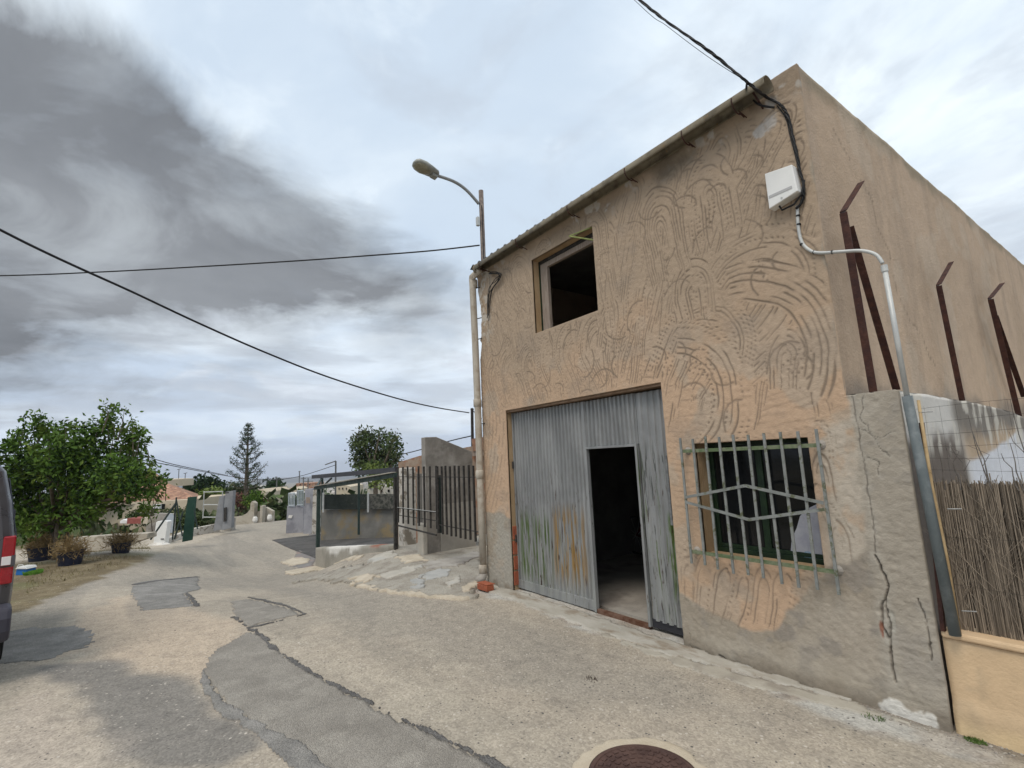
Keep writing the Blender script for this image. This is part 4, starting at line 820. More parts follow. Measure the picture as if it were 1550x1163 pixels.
# ------------------------------------------------------------------ low beige wall with reed fence
lt = thing('low_wall', 'low beige painted wall under the reed fence at the right edge', 'wall', (.2, YF, 0))
xa, xb = XP+.015, 3.2; pa = PY(1425, 958, YF)
xs_ = np.arange(xa, xb, .03); zz_ = np.linspace(-.15, .54, 24); a, z = np.meshgrid(xs_, zz_, indexing='ij'); h = .012*(fbm(a, z, 3, 4, 301)-.5)+.02*sstep(.2, .1, z+(fbm(a, z, 3, 3, 302)-.5)*.06)
colb = c3(.60, .44, .275)*np.ones(a.shape+(3,)); colb = blend(colb, sstep(.45, .62, fbm(a, z, 3, 5, 303))*.6, c3(.655, .50, .33)); colb = blend(colb, sstep(.55, .7, fbm(a, z*1.5, 2.3, 5, 304))*.7*sstep(.5, .4, z), c3(.42, .335, .235)); colb = blend(colb, sstep(.30, .0, z+(fbm(a, z, 2.5, 4, 306)-.5)*.35)*.45, c3(.36, .28, .18)); colb = blend(colb, sstep(.60, .66, fbm(a, z, 9, 4, 307))*.35, c3(.40, .31, .21)); colb = blend(colb, sstep(.12, .05, z+(fbm(a, z, 6, 3, 305)-.5)*.08), c3(.66, .50, .30))
V, Fq, cc_ = skirt(np.stack([a, YF+.015-h, z], -1).reshape(-1, 3), grid_faces(len(xs_), len(zz_)), (0, .1, 0), colb.reshape(-1, 3)); np_mesh('painted_face', V, Fq, mat('beige_render', (1, 1, 1), None, 10, .9, .3, 50, attr='Col'), lt, cc_)
b = MB(); b.box((xa, YF-.004, .545), (xb, YF+.28, .585)); b.build('coping', M['beige'], lt, bevel=.012)
MB().box((xa, YF+.12, -.2), (xb, YF+.26, .543)).build('core', M['beige'], lt)
rt = thing('reed_fence', 'screen of brown reed matting wired to a fence above the low beige wall', 'fence', (.2, YF+.2, .58), )
YRF = YF+.11; Rn = random.Random(3)
sx0 = PY(1413, 730, YRF)[0]
V, Fq = [], []
def reed(x, z0, z1, y, w_, lean=0, bend=.0, n=4):
    o = len(V)
    for k in range(n+1):
        t = k/n; cx_ = x+lean*t+bend*math.sin(t*3.1); zq = z0+(z1-z0)*t
        for dx, dy in ((-w_, 0), (0, -w_), (w_, 0), (0, w_)): V.append((cx_+dx, y+dy, zq))
    for k in range(n):
        for q in range(4): a = o+k*4+q; b = o+k*4+(q+1) % 4; Fq.append((a, b, b+4, a+4))
for i in range(2600):
    x = Rn.uniform(-1.13, 3.15); reed(x, .585, 1.485+Rn.gauss(0, .012)+(.05 if Rn.random() < .04 else 0), YRF+Rn.uniform(-.012, .012), Rn.uniform(.0012, .0032), Rn.gauss(0, .016), Rn.gauss(0, .004))
for i in range(700):
    x = Rn.uniform(-1.1, 3.1); z0 = Rn.uniform(.6, 1.3); reed(x, z0, z0+Rn.uniform(.1, .3), YRF-.018-Rn.uniform(0, .006), .0013, Rn.gauss(0, .09), Rn.gauss(0, .02))
rc = np.repeat(np.clip(c3(.215, .178, .138)[None]*(np.array([Rn.uniform(.45, 1.6) for _ in range(3300)])[:, None]), 0, .4), 20, 0)
np_mesh('reed_mat', np.array(V), np.array(Fq), mat('dry_reed', (1, 1, 1), None, 30, .95, 0, attr='Col'), rt, rc, False)
MB().box((-1.08, YRF+.022, .60), (3.15, YRF+.026, 1.475)).build('backing_net', mat('net_brown', (.065, .055, .045), (.10, .085, .07), 40, .95, .3), rt)
b = MB()
for i in range(64):
    x = -1.08+4.2*(i+Rn.random())/64; zt_ = Rn.choice([1.72, 1.8, 1.9, 1.98, 1.66]); p = [(x, YRF-.01, 1.44)]; xx = x
    for k in range(1, 6): xx += Rn.gauss(0, .010)-.008; p.append((xx, YRF-.01+Rn.gauss(0, .006), 1.44+(zt_-1.44)*k/5))
    b.tube(p, [.0042, .0038, .003, .0026, .002, .0014], 5)
    if Rn.random() < .5: q = p[Rn.choice([2, 3])]; b.tube([q, (q[0]+Rn.choice([-1, 1])*.04, q[1], q[2]+.07), (q[0]+Rn.choice([-1, 1])*.05, q[1], q[2]+.13)], [.002, .0017, .001], 4)
tw = b.build('twigs', mat('grey_twig', (.085, .075, .065), (.15, .135, .12), 40, .9, 0), rt); tw['kind'] = 'stuff'
b = MB()
for zz in (1.56, 1.64, 1.72, 1.8, 1.88, 1.97, .85, 1.15): b.tube([(x, YRF-.015+.004*math.sin(x*9), zz+.008*math.sin(x*5+zz*9)) for x in np.arange(-1.12, 3.2, .12)], .0009, 4)
for i in range(54): x = -1.08+i*.08; b.tube([(x, YRF-.012, 1.47), (x+.004, YRF-.012, 1.98)], .0005, 4)
wr = b.build('wire_mesh', M['iron'], rt)
bp0 = PY(1452, 962, YF-.02); bp1 = PY(1390, 606, YF+.0)
MB().tube([bp0, bp0+(bp1-bp0)*.3+np.array((.004, 0, 0)), bp0+(bp1-bp0)*.62+np.array((-.008, 0, 0)), bp1], [.0125, .011, .0115, .009], 10).build('bamboo_pole', M['cane'], rt, smooth=True)
for u, v in [(1397, 624), (1440, 771), (1462, 926)]:
    c = PY(u, v, YF-.01); b = MB(); b.tube([c-np.array((.02, 0, 0)), c+np.array((.04, .04, 0))], .004, 5); b.build('wire_clamp', mat('clamp_steel', (.22, .22, .215), (.3, .3, .29), 20, .5, .1), rt)
for px_ in (1.2, 2.9): MB().tube([(px_, YRF+.05, .58), (px_, YRF+.05, 2.0)], .02, 10).build('post', M['conduit2'], rt)

# ------------------------------------------------------------------ street lamp behind the corner
lx, ly = -6.50, 4.13
sl_ = thing('street_lamp', 'old street lamp on a rusty tube rising behind the left end of the gutter', 'street lamp', (lx, ly, 4.2))
ptop = PX(728, 289, lx); zt2 = float(ptop[2]); ly = float(ptop[1]); pb = PX(729, 397, lx)
MB().tube([(lx, ly, 3.2), (lx, ly, zt2)], .040, 12).build('pole', M['pole'], sl_, smooth=True)
J = PX(725, 309, lx); H1 = PX(662, 266, lx); H0 = PX(627, 247, lx)
arm = MB().tube(spl([J, PX(706, 288, lx), PX(687, 275, lx), H1], 6), .026, 10).build('arm', mat('lamp_arm', (.24, .25, .25), (.3, .31, .31), 10, .5, .1), sl_, smooth=True)
ax = _n(H0-H1); L_ = np.linalg.norm(H0-H1); up = _n(np.array((0, 0, 1.))-ax*ax[2]); sd_ = np.cross(ax, up)
prof = [(-.03, .03), (0.0, .07), (.06, .10), (.3, .125), (.62, .145), (.86, .13), (.97, .09), (1.02, .03)]
Vv, Ff, nn = [], [], 14; LL = L_*1.02
for t, r in prof:
    for k in range(nn):
        a = 2*math.pi*k/nn; s1 = math.cos(a)*r*1.0; u1 = math.sin(a)*r*(.62 if math.sin(a) > 0 else .28); Vv.append(tuple(H1+ax*t*LL+sd_*s1+up*u1))
for i in range(len(prof)-1):
    for k in range(nn): a = i*nn+k; b_ = i*nn+(k+1) % nn; Ff.append((a, b_, b_+nn, a+nn))
Ff += [tuple(range(nn))[::-1], tuple(range((len(prof)-1)*nn, len(prof)*nn))]
MB().add(Vv, Ff).build('lamp_head', M['lamp'], sl_, smooth=True)
bw = MB(); Vv = []; pr2 = [(.34, .06), (.42, .10), (.65, .122), (.86, .105), (.95, .05)]; Ff = []
for t, r in pr2:
    for k in range(9): a = math.pi*k/8+math.pi; Vv.append(tuple(H1+ax*t*LL+sd_*math.cos(a)*r+up*(-.016+math.sin(a)*r*.5)))
for i in range(len(pr2)-1):
    for k in range(8): a = i*9+k; Ff.append((a, a+1, a+10, a+9))
MB().add(Vv, Ff).build('lamp_glass', mat('yellowed_glass', (.20, .185, .125), (.26, .24, .17), 12, .25, 0, spec=.6), sl_, smooth=True)
MB().obox(H1+ax*.13*LL-up*.045, sd_, up, ax, .055, .022, .05).build('ballast_box', M['lamp'], sl_, bevel=.01)
c = PX(725, 336, lx); MB().obox(c+np.array((0, -.02, 0)), (1, 0, 0), (0, 1, 0), (0, 0, 1), .03, .025, .075).build('fuse_box', M['conduit'], sl_, bevel=.005)
MB().tube([(lx+.03, ly-.02, zt2-.28), (lx+.042, ly-.02, zt2-.4), (lx+.04, ly-.02, zt2-.6), (lx+.032, ly-.02, 4.7)], .007, 6).build('cable', M['cable'], sl_)
# tangle of old cable ends under the gutter
tg = thing('cable_tangle', 'tangle of old black cables hooked under the left end of the gutter', 'cables', (-6.2, YF-.03, 4.6))
for i in range(5):
    pts = [W3(742+Rn.uniform(-3, 4), 412+Rn.uniform(0, 4), .05), W3(755+Rn.uniform(-3, 3), 411+Rn.uniform(-3, 8), .08), W3(752+Rn.uniform(-4, 4), 424, .06), W3(741+Rn.uniform(-2, 5), 440+Rn.uniform(-6, 8), .04), W3(738+Rn.uniform(-1, 2), 470+i*4, .03)]
    MB().tube(spl(pts, 5), .0055, 5).build('cable', M['cable'], tg)
# ------------------------------------------------------------------ overhead cables
def wire(name, label, pts, r, parent=None):
    if 'sloping down' in label or 'nearly level' in label: d_ = _n(pts[0]-pts[1]); pts = [pts[0]+d_*14+np.array((0, 0, 1.2)), pts[0]+d_*6+np.array((0, 0, .2))]+pts
    o = MB().tube(spl(pts, 6), r, 6).build(name, M['cable'], smooth=True); tag(o, label, 'cable'); return o
def along(uvs, d0, d1):
    u0, u1 = uvs[0][0], uvs[-1][0]; return [D(u, v, 1/((1/d0)*(1-(u-u0)/(u1-u0))+(1/d1)*(u-u0)/(u1-u0))) for u, v in uvs]
LP = [D(726, 371, 8.2)]
wire('overhead_cable', 'nearly level thin cable running left from the street lamp pole', along([(-260, 420), (0, 417.5), (150, 412), (300, 404), (450, 395), (560, 387), (650, 380), (726, 371.5)], 9.5, 8.2), .012)
wire('overhead_cable', 'long black cable sloping down across the sky to the distant pole', along([(-200, 245), (0, 348), (60, 378), (120, 406), (200, 442), (300, 489), (400, 533), (500, 572), (600, 603), (660, 617), (710, 625)], 5.2, 15), .0165)
wire('overhead_cable', 'short cable from the distant pole towards the downpipe', along([(716, 622), (724, 630), (729, 634)], 15, 12), .012)
pp_ = thing('utility_pole', 'thin dark pole behind the concrete slab wall and railings', 'pole', tuple(D(715, 690, 15)))
MB().tube([D(716, 720, 15), D(714.5, 618, 15)], .045, 10).build('mast', M['iron'], pp_); b = MB(); b.bar(D(712.3, 619.5, 15), D(717, 621, 15), .05); b.build('insulator', M['iron'], pp_)
# ------------------------------------------------------------------ railings, slab wall and rear yard
def bars_thing(name, label, cat, P0, P1, zb, zt, n, rails, r=.010, extra=None, group=None, w=.02):
    P0, P1 = np.array(P0), np.array(P1); t = thing(name, label, cat, (P0+P1)/2, group)
    for k in range(n):
        f = k/(n-1); p = P0+(P1-P0)*f; j = .006*math.sin(k*3.7); MB().bar((p[0], p[1], zb(f)+j), (p[0]+.008*math.sin(k*2.1), p[1], zt(f)+j), w).build('bar', M['iron'], t)
    d = _n(P1-P0)
    for zf in rails: MB().bar((P0[0], P0[1]+.012, zf(0)), (P1[0], P1[1]+.012, zf(1)), .01, .025, (1, 0, 0)).build('rail', M['iron'], t)
    return t
ra = PY(663, 800, 4.10); rb_ = PY(727, 830, 4.05); xA, xB = -8.02, -6.58
def zY(u, v, Y=4.05): return float(PY(u, v, Y)[2])
bars_thing('picket_railing', 'black iron picket railing hanging between the downpipe and the slab wall', 'railing', (xA, 4.08, 0), (xB, 4.05, 0), lambda f: .54-.0*f+.0, lambda f: 1.685, 10, [lambda f: 1.50, lambda f: .68], w=.028)
g2a = D(603, 795, 9.9); g2b = (xA-.06, 4.08)
gt = bars_thing('picket_gate', 'open black iron gate leaf left of the slab wall', 'gate', (float(g2a[0]), float(g2a[1]), 0), (g2b[0], g2b[1], 0), lambda f: .60, lambda f: 1.70-.01*f, 8, [lambda f: 1.50, lambda f: .88, lambda f: .74], w=.028)
b = MB(); b.bar((float(g2a[0]), float(g2a[1])-.012, .545), (g2b[0], g2b[1]-.012, .50), .025, .025); b.build('bottom_rail', M['iron'], gt)
for z in (.88,): MB().bar((float(g2a[0]), float(g2a[1])-.02, z+.02), (g2b[0], g2b[1]-.02, z+.02), .006, .015, (0, 1, 0)).build('galvanised_strip', M['conduit'], gt)
# slab wall
sw = thing('slab_wall', 'tall free standing rendered concrete wall behind the iron pickets', 'wall', (-8.6, 4.4, 0))
xw = -8.60
q = lambda u, v, X_=xw: PX(u, v, X_)
A_ = GP(641, 848); yA = 4.22
dist = float(((D(645, 848, 1)-CAM)@np.array([1, 0, 0])))
S0 = D(646, 846, 9.3); S1y = S0[1]+1.75
x_s, y_s = float(S0[0]), float(S0[1])
ztl = float((CAM+(DIR(649, 662)*((x_s)/DIR(649, 662)[0])))[2]); pend = CAM+DIR(715, 684)*(x_s/DIR(715, 684)[0])
V = [(x_s-.0, y_s, -.15), (x_s, float(pend[1]), -.15), (x_s, float(pend[1]), float(pend[2])), (x_s, y_s+.25, ztl+.005), (x_s, y_s, ztl)]
MB().prism(V, (-.17, 0, 0)).build('slab', M['greyd'], sw, bevel=.012)
b = MB(); b.box((x_s+.003, y_s+.3, .0), (x_s+.03, float(pend[1]), .95)); b.build('plinth_render', mat('pale_render', (.30, .285, .255), (.37, .35, .315), 3, .95, .5, 30), sw)
b = MB(); b.box((x_s-.24, y_s-.08, -.3), (x_s+.02, y_s+.02, .62)); b.build('footing', M['chip'], sw, bevel=.02)
# green door post, yard pillar and far yard wall behind
yw_ = thing('yard_pillar', 'whitewashed stone pillar with a dark door leaf behind the open gate', 'pillar', tuple(D(618, 800, 11.2)))
c = D(612, 806, 11.2); b = MB(); b.box((c[0]-.35, c[1], -.2), (c[0]-.0, c[1]+.3, 1.66)); b.build('masonry', M['stone'], yw_, bevel=.02)
c = D(640, 800, 10.8); b = MB(); b.box((c[0]-.42, c[1]+.06, .35), (c[0], c[1]+.1, 1.52)); b.build('door_leaf', M['dark'], yw_)
gp_ = thing('gate_post', 'dark green steel post in front of the slab wall', 'post', tuple(D(664, 800, 9.2))); c = D(665, 790, 8.95); MB().box((c[0]-.03, c[1]-.03, .5), (c[0]+.05, c[1]+.03, 1.5)).build('shaft', mat('post_green', (.02, .03, .028)), gp_); MB().box((c[0]-.03, c[1]-.03, 1.501), (c[0]+.05, c[1]+.03, 1.52)).build('cap', M['iron'], gp_)
sh = thing('rear_shed', 'rough brick outbuilding with red tile edge behind the slab wall', 'shed', tuple(D(700, 690, 13)))
c0 = D(601, 690, 14); c1_ = D(735, 690, 14); b = MB(); d_ = _n((c1_-c0)*np.array((1, 1, 0))); nrm = np.array((-d_[1], d_[0], 0)); cen = (c0+c1_)/2
zl_, zr_ = D(603, 703, 14)[2], D(636, 689, 14)[2]
b.prism([(c0[0], c0[1], -1), (c1_[0], c1_[1], -1), (c1_[0], c1_[1], D(735, 672, 14)[2]), tuple(D(636, 690, 14)), tuple(D(603, 700, 14))], nrm*3); b.build('wall', mat('rough_brick', (.26, .19, .14), (.34, .27, .21), 5, .95, .4, c3=(.30, .14, .08), s3=4), sh)
e0_, e1_ = D(715, 674, 13.9), D(740, 670, 13.9); b = MB(); b.bar(e0_, e1_, .35, .07, nrm); b.build('tile_edge', M['rtile'], sh); b = MB(); b.bar(D(715, 684, 13.9), D(740, 682, 13.9), .25, .06, nrm); b.build('beam', M['wood'], sh)

# broken concrete ramp before the railings
ramp_px = [(722, 906), (690, 908), (640, 904), (600, 900), (555, 890), (520, 884), (500, 878), (560, 866), (600, 858), (640, 850), (700, 846), (733, 868), (733, 884)]
mr = mat('broken_ramp', (.34, .31, .26), (.41, .38, .325), 2.4, .95, .7, 22, c3=(.27, .24, .20), s3=2.4, dirt=((.20, .17, .13), .60, 5), speck=(60, .2))
struct(sheet('concrete_ramp', [(722, 906), (690, 909), (640, 905), (600, 899), (555, 891), (520, 886), (478, 880), (440, 884), (500, 866), (560, 856), (596, 838), (604, 824), (660, 815), (731, 822), (733, 884)], mr, .035, .09, .05, seed=50))
struct(sheet('mortar_edge', [(724, 905), (700, 911), (640, 907), (590, 900), (545, 891), (520, 885), (570, 884), (600, 893), (640, 899), (690, 901)], M['chipy'], .03, .035, .03, seed=51))
struct(sheet('mortar_edge', [(430, 866), (480, 854), (520, 846), (550, 842), (540, 850), (480, 864), (440, 872)], M['chipy'], .03, .06, .05, seed=52))
struct(sheet('mortar_edge', [(425, 852), (445, 845), (468, 846), (470, 852), (440, 858)], M['chipy'], .03, .06, .05, seed=53))
for i, (pl_, mm) in enumerate([([(640, 872), (668, 865), (690, 866), (672, 880), (645, 882)], 'chipb'), ([(672, 888), (698, 875), (700, 884), (680, 893)], 'chip'), ([(620, 884), (640, 876), (645, 892), (628, 898)], 'chipb'), ([(560, 876), (600, 866), (640, 858), (630, 868), (585, 880)], 'chip'),
        ([(640, 856), (690, 848), (725, 838), (728, 848), (690, 862), (650, 866)], 'block'), ([(525, 880), (560, 872), (575, 878), (550, 886)], 'chipy'), ([(600, 846), (640, 842), (645, 852), (610, 858)], 'chipy'), ([(700, 895), (718, 886), (722, 894), (708, 902)], 'chipy'), ([(560, 850), (595, 838), (600, 846), (570, 856)], 'chip')]):
    o = sheet('concrete_flake', pl_, M[mm], .046+.005*(i % 3), .07, .018, seed=60+i)
    if o: tag(struct(o), None, None)
# stones and rubble
def stone_mesh(seed, mt):
    r = random.Random(seed); bm = bmesh.new(); bmesh.ops.create_icosphere(bm, subdivisions=2, radius=1)
    for v_ in bm.verts: v_.co *= 1+.25*(vnoise(np.array([v_.co.x*1.5+seed]), np.array([v_.co.y*1.5+v_.co.z]), seed)[0]-.5)*2; v_.co.z *= .55
    me = bpy.data.meshes.new('pebbles'); bm.to_mesh(me); bm.free(); me.materials.append(mt); return me
def scatter(name, n, polyw, sizes, mt, seed=1, flat=.6, label=None):
    r = random.Random(seed); ico = bmesh.new(); bmesh.ops.create_icosphere(ico, subdivisions=1, radius=1); base = np.array([v_.co[:] for v_ in ico.verts]); fac = np.array([[v_.index for v_ in f.verts] for f in ico.faces]); ico.free()
    a = np.array(polyw); lo, hi = a.min(0), a.max(0); Vs, Fs = [], []; k = 0; guard = 0
    while k < n and guard < n*30:
        guard += 1; x, y = r.uniform(lo[0], hi[0]), r.uniform(lo[1], hi[1])
        if not pip(np.array([x]), np.array([y]), polyw)[0]: continue
        s_ = r.uniform(*sizes)*r.uniform(.5, 1); an = r.random()*6.28; B = base*(1+.3*(np.array([r.random() for _ in base])-.5)[:, None])*s_*np.array((1, r.uniform(.6, 1), flat)); ca, sa = math.cos(an), math.sin(an)
        B = np.stack([B[:, 0]*ca-B[:, 1]*sa+x, B[:, 0]*sa+B[:, 1]*ca+y, B[:, 2]+gzs(x, y)+s_*flat*.5], 1); Fs.append(fac+len(base)*k); Vs.append(B); k += 1
    o = np_mesh(name, np.concatenate(Vs), np.concatenate(Fs), mt, smooth=False); tag(o, label, 'stones', None, 'stuff'); return o
pb_m = mat('pebble', (.30, .27, .23), (.46, .42, .36), 3, .9, .2, 80, c3=(.16, .14, .13), s3=8)
scatter('loose_gravel', 900, [(-7.5, -2.5), (-1, 1.2), (.5, 3.6), (-6, 3.6), (-10, 1.5)], (.003, .008), pb_m, 2, label='tiny loose stones scattered over the worn road')
scatter('edge_gravel', 380, [(-3.0, 3.88), (-.9, 3.9), (-.6, 4.06), (-3.0, 4.02)], (.004, .012), pb_m, 3, label='grit gathered along the foot of the pier and beige wall')
scatter('ramp_rubble', 800, poly_px([(722, 904), (640, 902), (560, 888), (600, 862), (700, 850), (731, 880)]), (.008, .03), pb_m, 4, label='broken rubble lying on the cracked concrete ramp')
# moss and weeds at the corner
def tuft(name, label, cx_, cy_, rad_, n, h, mt, seed, z=None, cat='weeds'):
    r = random.Random(seed); Vs, Fs = [], []
    for i in range(n):
        a = r.random()*6.28; q = rad_*math.sqrt(r.random()); x, y = cx_+q*math.cos(a), cy_+q*math.sin(a)*.6; zz = (gzs(x, y) if z is None else z); b_ = r.random()*6.28; hh = h*r.uniform(.4, 1); w_ = .0025+h*.02; lx_, ly_ = math.cos(b_)*hh*.5, math.sin(b_)*hh*.5; o = len(Vs)
        Vs += [(x-w_*math.sin(b_), y+w_*math.cos(b_), zz), (x+w_*math.sin(b_), y-w_*math.cos(b_), zz), (x+lx_*.5, y+ly_*.5, zz+hh*.7), (x+lx_*1.1, y+ly_*1.1, zz+hh)]; Fs += [(o, o+1, o+2), (o+2, o+1, o+3)]
    o = np_mesh(name, np.array(Vs), np.array([f for f in Fs]), mt, smooth=False); tag(o, label, cat, None, 'stuff'); return o
c = GP(1492, 1104); tuft('moss_patch', 'dark green moss on the ground at the foot of the beige wall', c[0], 4.00, .055, 260, .018, M['grass'], 5)
c = GP(1322, 1088); tuft('moss_patch', 'sparse green weeds on the grit below the cracked pier', c[0], c[1], .07, 80, .02, M['grass'], 6)
c = GP(896, 1031); tuft('twig_litter', 'small dark twig lying on the road before the door', c[0], c[1], .07, 36, .03, mat('dead_twig', (.06, .045, .035)), 7, cat='twigs')
# manhole
mc = PZ(972, 1166, .0)
r_top = PZ(972, 1133, 0); Rm = float(np.linalg.norm(r_top[:2]-mc[:2])); Rm = .30
mc = PZ(971, 1131, 0); dirn = _n(np.array((mc[0], mc[1], 0))); mc = mc-dirn*Rm
zm = max(gzs(mc[0]+a, mc[1]+b_) for a in (-.2, 0, .2) for b_ in (-.2, 0, .2))
mh = thing('manhole_cover', 'round dark red iron manhole cover in a pale mortar ring', 'manhole', (mc[0], mc[1], zm))
Vs, Fs = [], []; nn = 90; rrg = [0.30, .315, .345, .362, .372, .376]
for j, rr_ in enumerate(rrg):
    for k in range(nn):
        a = 2*math.pi*k/nn; wob = (fbm(np.array([math.cos(a)*2+5]), np.array([math.sin(a)*2+5]), 1.8, 4, 9)[0]-.5)*.13*(j/5); x, y = mc[0]+(rr_+wob)*math.cos(a), mc[1]+(rr_+wob)*math.sin(a); Vs.append((x, y, zm+.016-(.030 if j == 5 else .004*(j >= 4))))
for j in range(5):
    for k in range(nn): a = j*nn+k; b_ = j*nn+(k+1) % nn; Fs.append((a, b_, b_+nn, a+nn))
np_mesh('mortar_ring', np.array(Vs), np.array(Fs), M['ringc'], mh)
b = MB(); b.lathe((mc[0], mc[1], zm), [(.295, -.01), (.295, .018), (.288, .022), (.270, .022), (.266, .016), (.256, .016), (.252, .020), (.20, .020)], 72); b.build('cover', M['manhole'], mh, smooth=False)
b = MB()
for rr_ in (.04, .08, .12, .16, .20, .24):
    m_ = max(3, int(rr_*2*math.pi/.05))
    for k in range(m_): a = 2*math.pi*k/m_+rr_*9; b.obox((mc[0]+rr_*math.cos(a), mc[1]+rr_*math.sin(a), zm+.0215), (math.cos(a), math.sin(a), 0), (-math.sin(a), math.cos(a), 0), (0, 0, 1), .012, .015, .004)
b.build('tread_studs', M['manhole'], mh)
# inside the garage: bicycle and boards leaning against the far wall
bk = thing('bicycle', 'dark bicycle standing in the shadow inside the open garage door', 'bicycle', (-5.5, 7.2, .036))
def wheel(cx_, cy_):
    w_ = MB(); n = 28; P = [(cx_+.31*math.cos(2*math.pi*k/n), cy_, .35+.31*math.sin(2*math.pi*k/n)) for k in range(n+1)]; w_.tube(P, .018, 6); o = w_.build('wheel', M['tyre'], bk)
    s = MB()
    for k in range(10): a = k*math.pi/5; s.tube([(cx_, cy_, .35), (cx_+.3*math.cos(a), cy_, .35+.3*math.sin(a))], .002, 4)
    s.build('spokes', M['conduit'], o)
wheel(-5.15, 6.9); wheel(-6.05, 6.9)
b = MB()
for p, q in [((-5.15, .35), (-5.28, .95)), ((-5.25, .85), (-5.72, .80)), ((-5.25, .78), (-5.62, .33)), ((-5.75, .95), (-5.62, .33)), ((-5.62, .33), (-6.05, .35)), ((-5.72, .8), (-6.05, .35))]: b.tube([(p[0], 6.9, p[1]), (q[0], 6.9, q[1])], .015, 8)
b.build('frame', mat('bike_frame', (.10, .02, .02)), bk); b = MB(); b.box((-5.86, 6.85, .95), (-5.64, 6.95, .99)); b.build('saddle', M['tyre'], bk, bevel=.01); b = MB(); b.tube([(-5.28, 6.65, 1.0), (-5.28, 7.15, 1.0)], .012, 8); b.tube([(-5.28, 6.9, .93), (-5.28, 6.9, 1.0)], .012, 8); b.build('handlebar', M['conduit'], bk)
for i, (x, lean, lab) in enumerate([(-4.75, -.25, 'left of two grey boards leaning on the garage back wall'), (-4.4, -.2, 'right of two grey boards leaning on the garage back wall')]):
    o = MB().prism([(x, 7.45, .037), (x+.18, 7.45, .037), (x+.18+lean, 7.96, 1.25), (x+lean, 7.96, 1.25)], (0, .025, 0)).build('leaning_board', M['wood']); tag(o, lab, 'board', 'boards in the garage')

# ------------------------------------------------------------------ carport, kerb wall, yard fence
FW = _n(np.array([RW[0, 2], RW[1, 2], 0])); RT = np.array([FW[1], -FW[0], 0])
def at(u, v, d): return D(u, v, d)
def zat(u, v, p): r = DIR(u, v); return HCAM+r[2]/math.hypot(r[0], r[1])*math.hypot(p[0], p[1])
def slabcam(poly, d, thick, mb=None, extra=0):
    """polygon given by pixels, standing vertically at camera depth d, extruded backwards"""
    mb = mb or MB(); vb = max(v for u, v in poly); P = []
    vmn = min(v for u, v in poly)
    for u, v in poly: p = D(u, vb, d); z = zat(u, v, p)-(extra if v >= vb-.25*(vb-vmn) else 0); P.append((p[0], p[1], z))
    mb.prism(P, FW*thick); return mb
kw = thing('kerb_wall', 'low cement wall with white paint patches in front of the carport', 'wall', (-13, 4.05, -.8))
ka, kb = np.array((-15.7, 4.02)), np.array((-10.2, 4.02)); V = []
xs_ = np.arange(-15.75, -10.1, .06); tt = np.linspace(0, 1, 12); a, t = np.meshgrid(xs_, tt, indexing='ij'); ztp = np.interp(a, [-15.8, -10.3], [-.58, .10])+.012*(fbm(a, a*0, 3, 3, 5)-.5); zz = (ztp-.75)*(1-t)+ztp*t
ck = c3(.25, .235, .20)*np.ones(a.shape+(3,)); ck = blend(ck, sstep(.4, .6, fbm(a, zz, 2, 4, 6)), c3(.31, .29, .25)); ck = blend(ck, sstep(.75, .9, t+(fbm(a, zz, 4, 4, 8)-.5)*.5)*sstep(-14.8, -14.2, a)*sstep(-11.6, -12.2, a), c3(.62, .60, .56)); ck = blend(ck, sstep(-11.3, -11.0, a)*sstep(-10.5, -10.7, a)*sstep(.9, .96, t), c3(.28, .12, .08))
V, Fq, cc_ = skirt(np.stack([a, 3.98+.02*fbm(a, zz, 3, 3, 4), zz], -1).reshape(-1, 3), grid_faces(len(xs_), 12), (0, .24, 0), ck.reshape(-1, 3)); np_mesh('painted_face', V, Fq, mat('kerb_cement', (1, 1, 1), None, 14, .95, .4, 40, attr='Col'), kw, cc_)
cpm = mat('carport_green', (.022, .04, .035), (.035, .055, .048), 10, .6, .1)
cp_ = thing('carport', 'open dark green metal carport frame above the paved yard', 'carport', (-14, 4.1, -.5))
A0 = PY(481, 827, 4.10); A1z = zat(479, 741, A0)
xA_ = float(A0[0]); B0x = float(PY(600, 817, 4.10)[0])
def post(x, y, z0, z1, w_, name='post'): MB().box((x-w_/2, y-w_/2, z0), (x+w_/2, y+w_/2, z1)).build(name, cpm, cp_)
post(xA_, 4.10, -.62, A1z, .095)
pB = PY(601, 719, 4.10); zB = float(pB[2]); MB().box((B0x-.05, 4.06, -.1), (B0x+.02, 4.13, zB-.05)).build('post', M['iron'], cp_)
MB().bar((xA_-.35, 4.1, A1z+.02), (B0x+.02, 4.1, zB), .10, .09).build('front_beam', cpm, cp_)
MB().bar((xA_-.36, 4.04, A1z+.085), (B0x+.02, 4.04, zB+.055), .10, .02).build('pale_flashing', mat('pale_flashing', (.30, .28, .24), (.38, .36, .31), 8), cp_)
r0 = at(487, 723, 21.5); r1 = at(601, 712, 15.5)
MB().bar(at(476, 722, 21.5), at(604, 711, 14.2), .24, .15).build('rear_beam', mat('dark_sheet', (.035, .037, .045), (.06, .06, .07), 9, .7, .2), cp_)
for u, v0, v1, d in [(487, 795, 724, 21.0), (543, 797, 716, 18.5)]:
    p = D(u, v0, d); MB().bar((p[0], p[1], p[2]-.3), (p[0], p[1], zat(u, v1, p)), .07).build('post', cpm, cp_)
MB().bar(at(487, 738, 21), at(502, 724, 20), .05).build('brace', cpm, cp_); MB().bar(at(478, 740, 15.6), at(487, 724, 21), .06).build('tie_beam', cpm, cp_)
yf = thing('mesh_fence', 'dark mesh fence with pale posts on the stained wall behind the carport', 'fence', tuple(at(540, 790, 21)))
